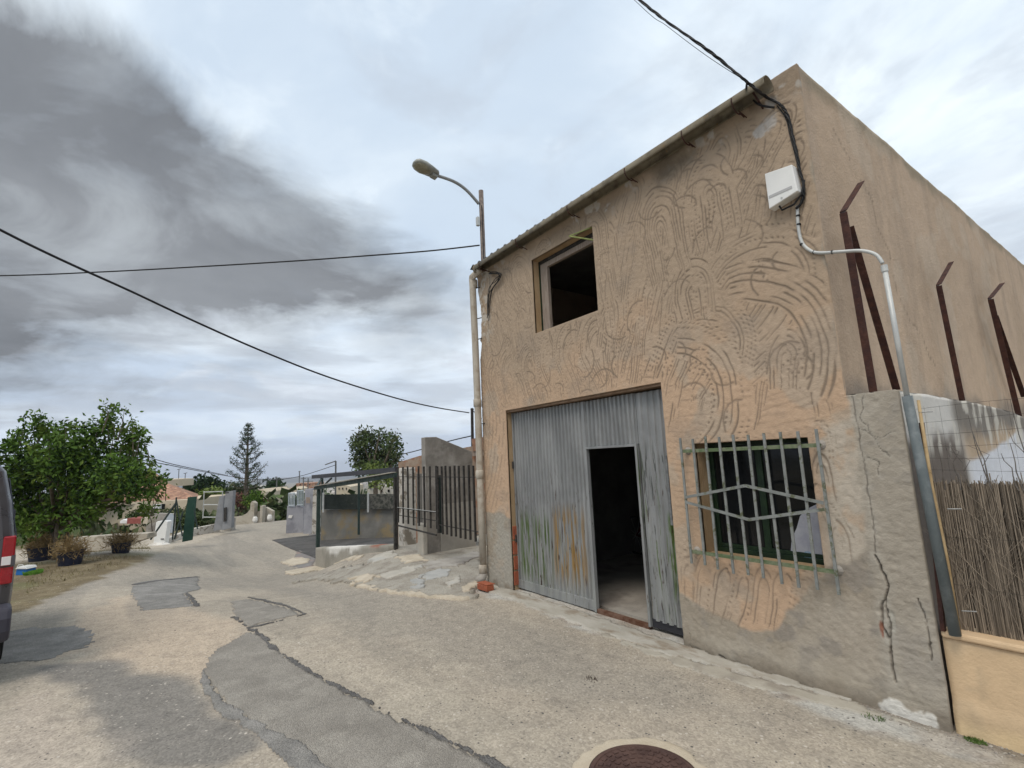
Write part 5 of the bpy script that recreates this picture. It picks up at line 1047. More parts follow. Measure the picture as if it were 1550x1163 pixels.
slabcam([(486, 799), (604, 799), (604, 770), (486, 772)], 20.5, .25, extra=.6).build('wall', mat('stained_wall', (.16, .155, .14), (.24, .23, .21), 1.2, .95, .3, c3=(.26, .205, .12), s3=1.4), yf)
fence_net = mat('green_net', (.018, .024, .022), (.035, .042, .036), 30, .9, 0, dirt=((.11, .11, .095), .60, 7))
slabcam([(489, 771.5), (556, 771), (556, 748), (489, 749)], 20.45, .02).build('net', fence_net, yf); slabcam([(558, 771), (603, 770), (603, 748), (558, 748)], 20.45, .02).build('net', mat('net_two', (.03, .035, .03), (.13, .125, .11), 9, .9, 0), yf)
for u in (489, 557): p = D(u, 772, 20.3); MB().bar((p[0], p[1], p[2]-.1), (p[0], p[1], zat(u, 746, p)), .06).build('post', M['conduit'], yf)
# ------------------------------------------------------------------ trees and plants
def leaves(name, blobs, n, size, mt, seed, parent=None, shell=.55, droop=.3, asp=.45, kind=None):
    r = np.random.default_rng(seed); vol = np.array([b[1][0]*b[1][1]*b[1][2] if hasattr(b[1], '__len__') else b[1]**3 for b in blobs])**.72; pr = vol/vol.sum(); ci = r.choice(len(blobs), n, p=pr)
    cen = np.array([b[0] for b in blobs])[ci]; rd = np.array([b[1] if hasattr(b[1], '__len__') else (b[1],)*3 for b in blobs])[ci]
    d = r.normal(size=(n, 3)); d /= np.linalg.norm(d, axis=1)[:, None]; q = shell+(1-shell)*r.random(n)**.6; q = np.where(r.random(n) < .3, r.random(n), q)
    # gather the leaves in twigs
    tw_ = n//9+1; tc = r.normal(size=(tw_, 3))*size*1.1; k = r.integers(0, tw_, n)
    P = cen+d*rd*q[:, None]*(1+.25*(r.random(n)[:, None]-.3)); P += tc[k]*.6
    ax = r.normal(size=(n, 3)); ax[:, 2] -= droop; ax += d*.5; ax /= np.linalg.norm(ax, axis=1)[:, None]; s = np.cross(ax, r.normal(size=(n, 3))); s /= np.linalg.norm(s, axis=1)[:, None]; nz = np.cross(ax, s)
    L = size*(.6+.7*r.random(n))[:, None]; Wd = L*asp/2
    V = np.stack([P, P+ax*L*.5+s*Wd+nz*L*.08, P+ax*L, P+ax*L*.5-s*Wd+nz*L*.08], 1).reshape(-1, 3); Fq = np.arange(4*n).reshape(-1, 4)
    o = np_mesh(name, V, Fq, mt, parent, smooth=False); return o
def pxblobs(lst, d, spread=.8, seed=0):
    r = random.Random(seed); out = []
    for u, v, rp in lst: R__ = rp/F*d*(.86 if d == 14.0 else 1); c = D(u, v, d+r.uniform(-1, 1)*spread); out.append((tuple(c), (R__, R__, R__*.9)))
    return out
def trunk(parent, base, tips, r0, mt, seed=0, name='trunk'):
    mb = MB(); r = random.Random(seed); base = np.array(base, float); top = np.mean([np.array(t) for t in tips], 0); fork = base*.62+np.array((top[0], top[1], top[2]))*.38; fork[:2] = base[:2]*.8+top[:2]*.2
    mb.tube([base-np.array((0, 0, .3)), base+(fork-base)*.5+np.array((r.uniform(-.05, .05), 0, 0)), fork], [r0*1.15, r0*.9, r0*.75], 8)
    for t in tips:
        t = np.array(t); md = fork*.5+t*.5+np.array((r.uniform(-.1, .1), r.uniform(-.1, .1), r.uniform(-.05, .15)))*np.linalg.norm(t-fork); mb.tube([fork, md, t], [r0*.55, r0*.35, r0*.12], 6)
    return mb.build(name, mt, parent, smooth=True)
Dt = 14.0
tr = thing('leafy_tree', 'big dense broadleaf tree at the left edge over the black tubs', 'tree', tuple(GP(72, 846)))
bl = pxblobs([(226, 745, 12), (180, 762, 14), (55, 720, 42), (95, 700, 40), (130, 690, 36), (150, 730, 42), (110, 760, 42), (60, 775, 40), (180, 720, 34), (205, 730, 26), (190, 690, 24), (40, 690, 30), (158, 672, 14), (75, 676, 16), (120, 668, 14), (205, 690, 12), (225, 725, 12), (212, 752, 12), (75, 792, 20), (40, 795, 20), (108, 795, 12), (18, 740, 26), (235, 735, 6), (240, 722, 4), (138, 768, 20), (20, 770, 20), (-10, 720, 30), (-25, 690, 20)], Dt, 1.0, 1)
leaves('crown', bl, 10500, .155, M['leaf'], 1, tr, .35)
sp_ = [(163, 614, 4), (165, 622, 4), (166, 632, 5), (176, 620, 4), (188, 622, 3), (160, 642, 6), (152, 652, 8), (170, 648, 6), (146, 640, 4), (60, 636, 5), (50, 632, 4), (66, 646, 6), (58, 655, 7), (72, 656, 7), (100, 648, 5), (94, 656, 7), (108, 642, 4), (125, 650, 6), (205, 648, 5), (196, 640, 3), (212, 655, 5), (203, 660, 6), (198, 672, 8), (216, 668, 5), (228, 700, 4), (236, 712, 4), (246, 722, 4), (28, 660, 6), (36, 650, 4), (20, 672, 8), (232, 745, 6), (240, 735, 4), (222, 775, 6), (140, 655, 7), (84, 664, 8), (184, 655, 6)]
leaves('crown', [b_ if 1 else 0 for b_ in pxblobs(sp_, Dt, .3, 4)], 2900, .14, M['leaf'], 41, tr, .2)
b = MB(); Bp = pxblobs(sp_, Dt, .3, 4)
for (c_, _) in Bp: c_ = np.array(c_); q_ = c_+np.array((Rn.uniform(-.2, .2), Rn.uniform(-.2, .2), -Rn.uniform(.5, .9))); b.tube([c_, (c_+q_)/2+.04, q_], [.006, .010, .014], 5)
sprg = b.build('sprigs', M['bark'], tr); sprg['kind'] = 'stuff'
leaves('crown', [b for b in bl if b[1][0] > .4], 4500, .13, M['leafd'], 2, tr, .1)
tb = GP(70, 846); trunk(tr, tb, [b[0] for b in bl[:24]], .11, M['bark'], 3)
for k, (u, v) in enumerate([(58, 846), (82, 848), (96, 842)]): trunk(tr, GP(u, v), [b[0] for b in bl[k*2:k*2+3]], .055, M['bark'], 4+k, 'stem')
t2 = thing('dark_tree', 'dark green tree with an uneven crown rising behind the carport', 'tree', tuple(at(570, 760, 30)))
bl = pxblobs([(548, 668, 14), (553, 656, 9), (545, 690, 13), (560, 700, 14), (575, 685, 15), (590, 700, 14), (595, 675, 12), (598, 662, 6), (586, 662, 8), (565, 665, 10), (540, 672, 9), (570, 710, 14), (600, 690, 8), (548, 708, 10), (575, 655, 4), (590, 718, 12)], 30, 1.0, 5)
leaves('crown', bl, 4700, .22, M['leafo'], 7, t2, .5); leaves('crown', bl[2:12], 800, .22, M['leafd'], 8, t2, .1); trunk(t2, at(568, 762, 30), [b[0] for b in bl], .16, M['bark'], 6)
t3 = thing('yellow_shrub', 'bright green shrub just above the carport beam under the dark tree', 'shrub', tuple(at(565, 740, 26))); leaves('crown', pxblobs([(563, 712, 9), (575, 716, 9), (590, 722, 12), (600, 730, 10), (575, 728, 10)], 26, .5, 9), 1100, .16, M['leafy'], 9, t3); trunk(t3, at(575, 760, 26), [at(575, 722, 26), at(590, 725, 26)], .05, M['bark'])
# the tiered pine
tp_ = thing('tiered_pine', 'tall symmetrical pine with open tiers of branches on the skyline', 'tree', tuple(at(372, 760, 62)))
pb0 = at(372, 762, 62); ztp_ = zat(376, 642, pb0); H_ = ztp_-pb0[2]; lean = (at(376, 642, 62)-at(372, 762, 62)); lean = np.array((lean[0], lean[1], 0))
def ptx(f): return np.array(pb0)+lean*f+np.array((0, 0, H_*f))
MB().tube([ptx(0)-np.array((0, 0, 2)), ptx(.3), ptx(.7), ptx(1)], [.30, .24, .12, .03], 8).build('trunk', M['bark'], tp_)
br = MB(); tips = []; rr2 = random.Random(12)
for k in range(14):
    f = .17+.82*(k/13.6)**.95; Rr = 2.9*(1-f)**.8+.12; nb_ = 6 if k < 9 else 5
    for j in range(nb_):
        a = 2*math.pi*(j+.5*(k % 2))/nb_+rr2.uniform(-.3, .3); R2 = Rr*rr2.uniform(.62, 1.12)
        if rr2.random() < .14: continue
        p0_ = ptx(f); tip = p0_+np.array((math.cos(a)*R2, math.sin(a)*R2, R2*.42+.1)); md = p0_+np.array((math.cos(a)*R2*.6, math.sin(a)*R2*.6, R2*.12)); br.tube([p0_, md, tip], [.05, .045, .03], 4)
        for q_ in ((.62, .82, 1.0) if k < 11 else (.5, .9)): pq = p0_+(tip-p0_)*q_+np.array((0, 0, -.05*R2*(1-q_))); tips.append((tuple(pq), (.13, .13, .16)))
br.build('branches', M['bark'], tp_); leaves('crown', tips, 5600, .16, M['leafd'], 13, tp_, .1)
def bush(label, lst, d, n, size, mt, seed, cat='tree', name='bushy_tree', grp=None, base=None, spread=.6):
    ub, vb = base if base else (lst[0][0], max(v+r for u, v, r in lst)); bs = at(ub, vb, d); t = thing(name, label, cat, tuple(bs), grp); b_ = pxblobs(lst, d, spread, seed); leaves('crown', b_, n, size, M[mt], seed, t, .4); trunk(t, bs, [q[0] for q in b_][:5], .02*max(1, d/12), M['bark'], seed); return t
bush('dark round topped tree left of the tiered pine behind the tiled house', [(300, 735, 12), (318, 732, 11), (330, 737, 9), (308, 742, 12), (290, 740, 8)], 62, 1800, .5, 'leafd', 21, base=(312, 765))
bush('yellow green shrub behind the grey gate pillars', [(306, 752, 11), (320, 750, 12), (333, 752, 10), (312, 768, 14), (325, 770, 13)], 44, 1700, .30, 'leafy', 22, 'shrub', 'bright_shrub', base=(318, 792))
bush('dark bush behind the foot of the tiered pine', [(352, 743, 8), (362, 741, 9), (384, 744, 8), (345, 748, 8), (372, 747, 9)], 66, 1100, .5, 'leafo', 23, base=(362, 765))
bush('round dark tree on the plain right of the tiered pine', [(414, 735, 9), (407, 740, 7), (421, 738, 7)], 85, 900, .55, 'leafd', 24, base=(414, 755))
bush('green bush spilling over the curved garden wall', [(378, 757, 7), (388, 752, 7), (392, 760, 6), (384, 763, 6)], 36, 900, .22, 'leaf', 25, 'bush', 'garden_bush', base=(384, 780), spread=.2)
bush('reddish flowering climber behind the garden wall', [(355, 757, 8), (366, 760, 9), (346, 760, 6), (398, 762, 5)], 37, 1100, .2, 'bloom', 26, 'bush', 'climber', base=(360, 785), spread=.2)
bush('dark green hedge beside the lilac grey wall', [(416, 775, 10), (426, 773, 10), (431, 780, 9), (412, 784, 9), (424, 786, 10)], 40, 1600, .2, 'leaf', 27, 'hedge', 'hedge', base=(420, 800), spread=.4)
bush('low scrub left of the dark green panel', [(262, 778, 8), (275, 780, 9), (286, 778, 7), (240, 786, 7)], 33, 900, .2, 'leafo', 28, 'bush', 'scrub', base=(268, 795))
bush('line of low bushes along the foot of the tiled house', [(205, 782, 8), (222, 784, 8), (238, 782, 7), (252, 784, 8), (268, 786, 8), (286, 786, 9), (300, 786, 8), (312, 786, 7)], 31.5, 2600, .22, 'leafo', 43, 'bush', 'hedge', base=(250, 795))
bush('small tree behind the stepped garden wall', [(408, 766, 6), (402, 770, 5)], 38, 400, .2, 'leafd', 29, 'bush', 'garden_bush', base=(405, 785), spread=.2)
# distant scrub on the plain: one uncountable mass
rf = np.random.default_rng(5); bls = []
for i in range(330):
    x = -rf.uniform(85, 900); y = -x*rf.uniform(-.35, 1.0)*.9; z = float(gz(x, y)); s_ = rf.uniform(1.2, 3.2)*(1+(-x)/500); bls.append(((x, y, z+s_*.5), (s_*1.6, s_*1.6, s_*.75)))
o = leaves('distant_scrub', bls, 22000, 2.1, M['leafo'], 33, None, .3, asp=.8); tag(o, 'mass of olive green trees and scrub covering the far plain', 'scrub', None, 'stuff')
rf = np.random.default_rng(15); bls = []
while len(bls) < 330:
    x = -rf.uniform(38, 95); y = -x*rf.uniform(-.45, 1.05); z = float(gz(x, y)); s_ = rf.uniform(.7, 1.5)
    uu, vv, dd_ = UVD(x, y, z+s_*1.4)
    if vv < 733: continue
    bls.append(((x, y, z+s_*.5), (s_*1.7, s_*1.7, s_*.8)))
o = leaves('near_scrub', bls, 26000, .8, M['leafo'], 35, None, .3, asp=.8); tag(o, 'olive green scrub filling the slope between the walls and the plain', 'scrub', None, 'stuff')
# ------------------------------------------------------------------ houses and walls beyond the road
th = thing('tiled_house', 'low cream house with a wide reddish tiled hip roof behind the plot', 'house', tuple(at(250, 790, 36)))
def hp(u, v, d): return D(u, v, d)
w0, w1 = at(205, 781, 34), at(284, 779, 37)
slabcam([(140, 790), (282, 786), (282, 757), (140, 763)], 35, 6, extra=1.5).build('wall', M['hcream'], th)
e0_, e1_, e2_, e3_ = hp(138, 763, 34.4), hp(299, 755, 36.5), hp(268, 742, 42), hp(175, 744, 42); k0, k1 = hp(190, 738, 40), hp(243, 739, 41)
MB().add([tuple(e0_), tuple(e1_), tuple(hp(300, 748, 44)), tuple(hp(150, 750, 44)), tuple(hp(185, 729, 39.5)), tuple(hp(252, 731, 40.5))], [(0, 1, 5, 4), (1, 2, 5), (2, 3, 4, 5), (3, 0, 4), (3, 2, 1, 0)]).build('roof', M['rtile'], th)
MB().bar(e0_-np.array((0, 0, .12)), e1_-np.array((0, 0, .12)), .12, .12).build('eaves', M['hcream'], th)
slabcam([(217, 738), (246, 738), (246, 727), (222, 727)], 41, 4).build('upper_storey', M['hcream'], th)
MB().add([tuple(hp(212, 728, 40.6)), tuple(hp(251, 729, 40.6)), tuple(hp(249, 724, 46)), tuple(hp(218, 722, 46)), tuple(hp(228, 714, 43)), tuple(hp(230, 713, 43.5))], [(0, 1, 4), (1, 2, 5, 4), (2, 3, 5), (3, 0, 4, 5), (0, 3, 2, 1)]).build('upper_roof', M['rtile'], th)
slabcam([(243, 771), (249, 771), (249, 763), (243, 763)], 34.9, .05).build('window', BLK, th)
slabcam([(231, 771), (240, 771), (240, 764), (231, 764)], 34.6, .3).build('air_conditioner', M['white'], th)
slabcam([(212, 772), (217, 772), (217, 763), (212, 763)], 34.9, .05).build('window', BLK, th)
for u, v0, v1 in ((269, 745, 711), (279, 745, 717)): p = at(u, v0, 44); b = MB(); b.bar(p, (p[0], p[1], zat(u, v1, p)), .05); zt_ = zat(u, v1, p); b.bar((p[0]-.5, p[1]-.1, zt_), (p[0]+.3, p[1]+.1, zt_+.05), .04); b.build('aerial', M['iron'], th)
# bits on the bare plot
def blockthing(name, label, cat, poly, d, thick, mt, extra=.3, part='body', bevel=.01, group=None):
    vb = max(v for u, v in poly); uc = sum(u for u, v in poly)/len(poly); t = thing(name, label, cat, tuple(D(uc, vb, d)), group); slabcam(poly, d, thick, extra=extra).build(part, mt, t, bevel=bevel); return t
blockthing('block_wall', 'rough grey concrete block wall at the back of the bare plot', 'wall', [(221, 798), (262, 797), (262, 778), (238, 777), (221, 779)], 29, .2, M['block'], .8)
o = slabcam([(252, 798), (262, 798), (262, 784), (259, 778), (255, 778), (251, 784)], 26, .06, extra=.3).build('round_top_panel', mat('pale_blue_panel', (.33, .37, .42), (.38, .42, .46), 3)); tag(o, 'pale blue round topped panel standing behind the green posts', 'panel')
o = slabcam([(192, 793), (213, 793), (213, 785), (192, 785)], 27, 1.0).build('red_tarpaulin', mat('brick_red_cloth', (.24, .07, .06), (.30, .10, .08), 4), None); tag(o, 'brick red covered pile at the far side of the bare plot', 'pile')
o = slabcam([(212, 793), (223, 793), (224, 784), (213, 784)], 27, .6).build('cream_board', M['chipy']); tag(o, 'cream coloured board next to the red covered pile', 'board')
o = slabcam([(181, 793), (192, 793), (192, 788), (186, 786), (181, 789)], 27.2, .6).build('white_sack', M['white'], bevel=.03); tag(o, 'white sack left of the red covered pile', 'sack')
o = slabcam([(108, 821), (160, 819), (222, 815), (222, 808), (160, 811), (108, 815)], 18.3, .5, extra=.4).build('plot_kerb', mat('dusty_kerb', (.38, .34, .28), (.46, .42, .35), 3, .95, .6, 12, c3=(.27, .24, .19), s3=3)); tag(o, 'low crumbling concrete kerb along the bare plot', 'kerb')
p = GP(240, 825)
mc_ = thing('meter_cabinet', 'white free standing meter cabinet on a plaster base by the road', 'cabinet', tuple(p)); dd = float((RW.T @ (p-CAM))[2])
slabcam([(232, 822), (249, 822), (252, 790), (250, 788.5), (236, 789.5), (234, 791)], dd, .28, extra=.05).build('body', M['white'], mc_, bevel=.02)
slabcam([(243, 817), (248, 817), (248, 815.3), (243, 815.6)], dd-.012, .008).build('dark_label', M['iron'], mc_)
V = []
rw_ = random.Random(8); n = 22
for k in range(n): a = 2*math.pi*k/n; q_ = .42*rw_.uniform(.75, 1.15); V.append((p[0]+RT[0]*math.cos(a)*q_*1.2+FW[0]*math.sin(a)*q_*.7, p[1]+RT[1]*math.cos(a)*q_*1.2+FW[1]*math.sin(a)*q_*.7, p[2]-.02))
for k in range(n): x, y, z = V[k]; V.append((p[0]+(x-p[0])*.5, p[1]+(y-p[1])*.5, p[2]+.10))
MB().add(V, [(k, (k+1) % n, n+(k+1) % n, n+k) for k in range(n)]+[tuple(range(n, 2*n))]).build('plaster_base', M['hwhite'], mc_)
# green posts with braces, panel, gate, pillars
gf = thing('fence_posts', 'dark green steel fence posts with slanting braces behind the white cabinet', 'fence posts', tuple(GP(263, 816)))
for a_, b_ in [((261, 817), (267, 753)), ((228, 817), (266, 762)), ((276, 812), (267, 757)), ((264, 816), (277, 775)), ((299, 801), (294, 772))]: MB().bar(D(a_[0], a_[1], 19.5), D(b_[0], b_[1], 19.5), .048).build('post', mat('post_dark', (.03, .045, .045), (.05, .07, .065), 9), gf)
blockthing('green_panel', 'tall dark green sheet panel standing by the peeling low wall', 'panel', [(276, 809), (291, 806), (294, 752), (281, 753)], 19.8, .06, mat('panel_green', (.012, .045, .032), (.02, .06, .042), 5, .5, .1), part='sheet')
pwl = thing('peeling_wall', 'low garden wall with peeling white paint beside the far road', 'wall', tuple(GP(300, 815)))
q0, q1, q2 = GP(256, 822), GP(291, 812), GP(333, 805); b = MB()
for a_, b_, h0, h1 in ((q0, q1, .22, .36), (q1, q2, .36, .44)): nrm = _n(np.array((-(b_-a_)[1], (b_-a_)[0], 0)))*.2; b.add([tuple(a_-(0, 0, .3)), tuple(b_-(0, 0, .3)), tuple(b_+(0, 0, h1)), tuple(a_+(0, 0, h0)), tuple(a_+nrm-(0, 0, .3)), tuple(b_+nrm-(0, 0, .3)), tuple(b_+nrm+(0, 0, h1)), tuple(a_+nrm+(0, 0, h0))], [(0, 1, 2, 3), (4, 7, 6, 5), (3, 2, 6, 7), (0, 3, 7, 4), (1, 5, 6, 2)])
b.build('wall_body', M['stone'], pwl, bevel=.02)
p = GP(345, 804); dd = float((RW.T @ (p-CAM))[2]); slabcam([(339, 804), (350, 803), (350, 785), (339, 787)], dd, .4, extra=.3).build('end_block', M['block'], pwl, bevel=.02)
gg = thing('grey_gate', 'open grey metal gate frame with mesh left of the grey pillars', 'gate', tuple(at(320, 790, 27)))
for a_, b_ in [((307, 785), (309, 744)), ((308, 745), (337, 744)), ((308, 764), (334, 764)), ((307, 783), (330, 783)), ((337, 744), (336, 784))]: MB().bar(D(a_[0], a_[1], 27), D(b_[0], b_[1], 27), .05).build('frame_bar', M['conduit'], gg)
gpl = mat('grey_render', (.19, .195, .205), (.25, .255, .265), 2, .9, .2)
blockthing('grey_pillar', 'left of two tall grey gate pillars, sloping top', 'pillar', [(323, 795), (336, 793), (337, 750), (330, 752)], 25.5, .22, gpl, part='render', group='grey gate pillars')
t = blockthing('grey_pillar', 'right of two tall grey gate pillars, with a dark letter slot', 'pillar', [(336, 794), (350, 790), (351, 743), (339, 745)], 24.8, .25, gpl, part='render', group='grey gate pillars')
slabcam([(338, 790), (342, 789), (342, 768), (338, 769)], 24.75, .03).build('dark_slot', M['iron'], t); slabcam([(340, 747.5), (346, 747), (346, 745), (340, 745.4)], 24.75, .03).build('dark_slot', M['iron'], t)
gw = thing('garden_wall', 'cream garden wall with a curved swooping top and square posts', 'wall', tuple(at(380, 794, 31)))
gm_ = mat('sandy_render', (.38, .34, .28), (.45, .41, .34), 1.5, .95, .3, c3=(.30, .26, .2))
slabcam([(350, 797), (378, 794), (378, 771), (373, 777), (366, 781), (352, 783), (350, 780)], 30.5, .2, extra=.5).build('curved_panel', gm_, gw)
slabcam([(377, 794), (384, 793), (384, 762), (380, 759), (378, 762)], 30.3, .4, extra=.5).build('post', gm_, gw); slabcam([(384, 792), (392, 791), (392, 774), (384, 776)], 30.6, .2, extra=.5).build('panel', gm_, gw)
slabcam([(392, 791), (396, 791), (397, 766), (393, 766)], 30.4, .4, extra=.5).build('post', gm_, gw); slabcam([(401, 790), (412, 788), (412, 774), (401, 768)], 31, .3, extra=.5).build('panel', gm_, gw)
slabcam([(396, 790), (401, 789), (401, 765), (396, 765)], 30.9, .06, extra=.3).build('door', M['wood'], gw)
for u, v in ((386, 791), (408, 788)):
    p = at(u, v, 30.0); b = MB(); b.lathe(p, [(.10, 0), (.15, .12), (.13, .28), (.08, .33), (.10, .36)], 12); o = b.build('urn', M['hwhite']); tag(o, ('left' if u == 386 else 'right')+' of two small pale urns at the foot of the garden wall', 'urn', 'pale urns')
lg = thing('lilac_wall', 'lilac grey stepped wall with pale railing panels and a pillar', 'wall', tuple(at(448, 797, 24)))
slabcam([(433, 795), (459, 795), (459, 768), (447, 765), (446, 768), (434, 766)], 24, .25, extra=.5).build('wall_body', M['bluegrey'], lg)
slabcam([(459, 796), (473, 794), (473, 739), (460, 741)], 23.5, .5, extra=.5).build('pillar', M['bluegrey'], lg, bevel=.02)
slabcam([(463, 762), (469, 762), (469, 753), (463, 753)], 23.48, .02).build('plaque', M['wood'], lg)
slabcam([(436, 784), (441, 785), (443, 780), (437, 780)], 23.99, .01).build('white_patch', M['hwhite'], lg)
rl = mat('rail_pale', (.42, .47, .50), (.5, .54, .57), 9, .5, 0)
for ua, ub, va, vb in ((437, 446, 747, 767), (450, 459, 743, 766)):
    b = MB()
    for k in range(5): u = ua+(ub-ua)*k/4; b.bar(D(u, vb, 24.1), D(u, va, 24.1), .04)
    b.bar(D(ua, va, 24.1), D(ub, va-.4, 24.1), .05); b.bar(D(ua, vb-2, 24.1), D(ub, vb-2, 24.1), .05); b.build('railing', rl, lg)
blockthing('white_pillar', 'flaking white gate pillar right of the lilac grey wall', 'pillar', [(472, 788), (483, 788), (484, 741), (473, 742)], 22.5, .45, M['stone'], .6, 'render')
# distant buildings
fb = [('cream house with a flat roof behind the foot of the tiered pine', [(380, 756), (404, 755), (402, 745), (397, 741), (382, 742)], 75, 'hcream'), ('long low white shed on the plain right of the tiered pine', [(398, 757), (444, 754), (444, 748), (398, 750)], 95, 'hwhite'),
      ('pale house low on the plain between the hedge and round tree', [(430, 748), (448, 747), (448, 741), (440, 738), (430, 741)], 130, 'hcream'), ('small white house at the left of the round dark tree', [(389, 741), (398, 741), (398, 736), (389, 736)], 210, 'hwhite'),
      ('small brown barn seen through the carport frame', [(508, 745), (530, 745), (530, 737), (519, 733), (508, 737)], 90, 'hcream'), ('low reddish building on the plain above the lilac wall', [(448, 736), (476, 735), (476, 731), (448, 732)], 160, 'rtile'),
      ('pale rubble house behind the mesh fence right of the carport post', [(556, 750), (600, 749), (600, 739), (575, 734), (556, 741)], 40, 'chip')]
for lab, poly, d, mm in fb:
    t = blockthing('distant_house', lab, 'house', poly, d, 8 if d > 50 else 3, M[mm], 3, 'walls', 0)
    us_ = [u for u, v in poly]; vt_ = min(v for u, v in poly); vb_ = max(v for u, v in poly); u0_, u1_ = min(us_), max(us_)
    for k in range(3): uu = u0_+(u1_-u0_)*(k+.8)/4; slabcam([(uu, vb_-(vb_-vt_)*.30), (uu+(u1_-u0_)*.07, vb_-(vb_-vt_)*.30), (uu+(u1_-u0_)*.07, vb_-(vb_-vt_)*.55), (uu, vb_-(vb_-vt_)*.55)], d-.05, .02).build('window', BLK, t)
rf = random.Random(31); tb_ = MB()
for i in range(260):
    x = -rf.uniform(350, 1700); y = -x*rf.uniform(-.3, 1.05)*.9; z = float(gz(x, y)); s_ = rf.uniform(3, 8)*(1-x/1500); tb_.obox((x, y, z+s_*.28), FW, RT, (0, 0, 1), s_*rf.uniform(.6, 1.1), s_, s_*.42)
o = tb_.build('distant_town', mat('town_walls', (.42, .38, .34), (.55, .50, .45), .01, .9, 0)); tag(o, 'far pale town scattered along the plain at the horizon', 'town', None, 'stuff')
hb = []; 
for i in range(60): t_ = i/59; a_ = math.atan2(FW[1], FW[0])-1.1+2.2*t_; Rr = 4200; hb.append((Rr*math.cos(a_), Rr*math.sin(a_), -88+36*fbm(np.array([t_*9.]), np.array([2.]), 1, 4, 3)[0]))
V = [(x, y, -120) for x, y, z in hb]+hb+[(x*1.25, y*1.25, z-25) for x, y, z in hb]; n = len(hb)
struct(MB().add(V, [(i, i+1, n+i+1, n+i) for i in range(n-1)]+[(n+i, n+i+1, 2*n+i+1, 2*n+i) for i in range(n-1)]).build('hills', mat('far_hills', (.12, .115, .10), (.19, .17, .14), .004, 1, 0)))
# far poles and lines
def fpole(label, u, v0, v1, d, w_=.16, lamp=False):
    t = thing('utility_pole', label, 'pole', tuple(at(u, v0, d)), 'far utility poles'); p = at(u, v0, d); zt_ = zat(u, v1, p); MB().bar((p[0], p[1], p[2]-2), (p[0], p[1], zt_), w_).build('mast', mat('far_pole', (.13, .13, .13), rough=.8), t)
    MB().bar(np.array((p[0], p[1], zt_-.4))-RT*(.6 if not lamp else 1.3), np.array((p[0], p[1], zt_-.4 if not lamp else zt_))+RT*(.6 if not lamp else 0), w_*.7).build('lamp_arm' if lamp else 'cross_arm', mat('far_pole', (.1, .1, .1)), t)
fpole('far street lamp rising over the left end of the carport', 508, 725, 698, 60, .16, True)
fpole('faint lattice mast on the horizon left of the carport', 453, 732, 713, 300, .5); fpole('thin pole left of the round dark tree', 389, 745, 722, 90, .12); fpole('thin pole in front of the low white shed', 418, 765, 722, 80, .14); fpole('thin pole just right of the tiered pine', 404, 765, 722, 85, .13); fpole('short pole right of the lattice mast', 459, 740, 722, 120, .2)
fpole('thin pole above the lilac grey wall', 466, 745, 724, 60, .1)
for lab, uv, d0, d1 in [('upper faint cable from the leafy tree to the tiered pine', [(215, 688), (240, 697), (280, 707), (345, 720)], 40, 70), ('lower faint cable from the leafy tree to the tiered pine', [(215, 697), (250, 703), (290, 711), (345, 721)], 40, 70), ('faint cable crossing behind the tiered pine towards the far lamp', [(345, 721), (400, 727), (450, 722), (508, 704)], 70, 60), ('faint cable behind the dark tree towards the slab wall', [(600, 690), (640, 680), (680, 668), (714, 660)], 40, 30)]:
    wire('overhead_cable', lab, along(uv, d0, d1), .035)

# ------------------------------------------------------------------ tubs, cool box
def mk_tub(label, u0, u1, v, fill, seed):
    p = GP((u0+u1)/2, v); d = float((RW.T @ (p-CAM))[2]); Rr = (u1-u0)/2/F*d*.98; t = thing('rubber_tub', label, 'tub', tuple(p), 'black rubber tubs with dry plants'); p = p+np.array((FW*Rr*.8))
    p[2] = gzs(p[0], p[1]); b = MB(); b.lathe(p, [(Rr*.78, -.02), (Rr*.8, .0), (Rr*.98, Rr*1.15), (Rr*1.03, Rr*1.15), (Rr*1.03, Rr*1.22), (Rr*.97, Rr*1.22), (Rr*.93, Rr*1.1)], 22); o = b.build('tub_body', M['tub'], t, smooth=False)
    for s_ in (-1, 1): q = p+RT*Rr*1.02*s_; MB().tube([q+FW*.07+(0, 0, Rr*1.2), q+FW*.07+RT*.03*s_+(0, 0, Rr*1.3), q-FW*.07+RT*.03*s_+(0, 0, Rr*1.3), q-FW*.07+(0, 0, Rr*1.2)], .012, 6).build('handle', M['tub'], t)
    leaves('dry_plant', [((p[0], p[1], p[2]+Rr*1.25), (Rr*1.05, Rr*1.05, Rr*fill))], 1500, .16, M['straw'], seed, t, .1, droop=-.6, asp=.09)
mk_tub('middle one of the black tubs heaped with dry straw, nearest the road', 76, 111, 858, .75, 61); mk_tub('left one of the black tubs, beside the blue cool box', 31, 65, 851, .8, 62); mk_tub('small black tub of dry straw standing alone right of the tree', 161, 188, 838, .35, 63)
p = GP(31, 871); d = float((RW.T @ (p-CAM))[2]); t = thing('cool_box', 'small blue cool box with a white lid beside the van lamp', 'cool box', tuple(p)); slabcam([(23, 871), (40, 871), (39, 862), (24, 862)], d, .24).build('box_body', M['blue'], t, bevel=.01); slabcam([(22.5, 862), (40.5, 862), (38, 858.5), (25, 858.5)], d-.01, .27).build('lid', M['white'], t, bevel=.01)
b = MB(); c = at(31, 858, d+.1); b.tube([c-RT*.08, c-RT*.05+(0, 0, .04), c+RT*.05+(0, 0, .04), c+RT*.08], .008, 6); b.build('handle', M['white'], t)
c = GP(50, 869); tuft('grass_patch', 'bright green grass tuft beside the blue cool box', c[0], c[1], .28, 900, .10, mat('bright_grass', (.10, .24, .03), (.14, .30, .04)), 71, cat='grass')
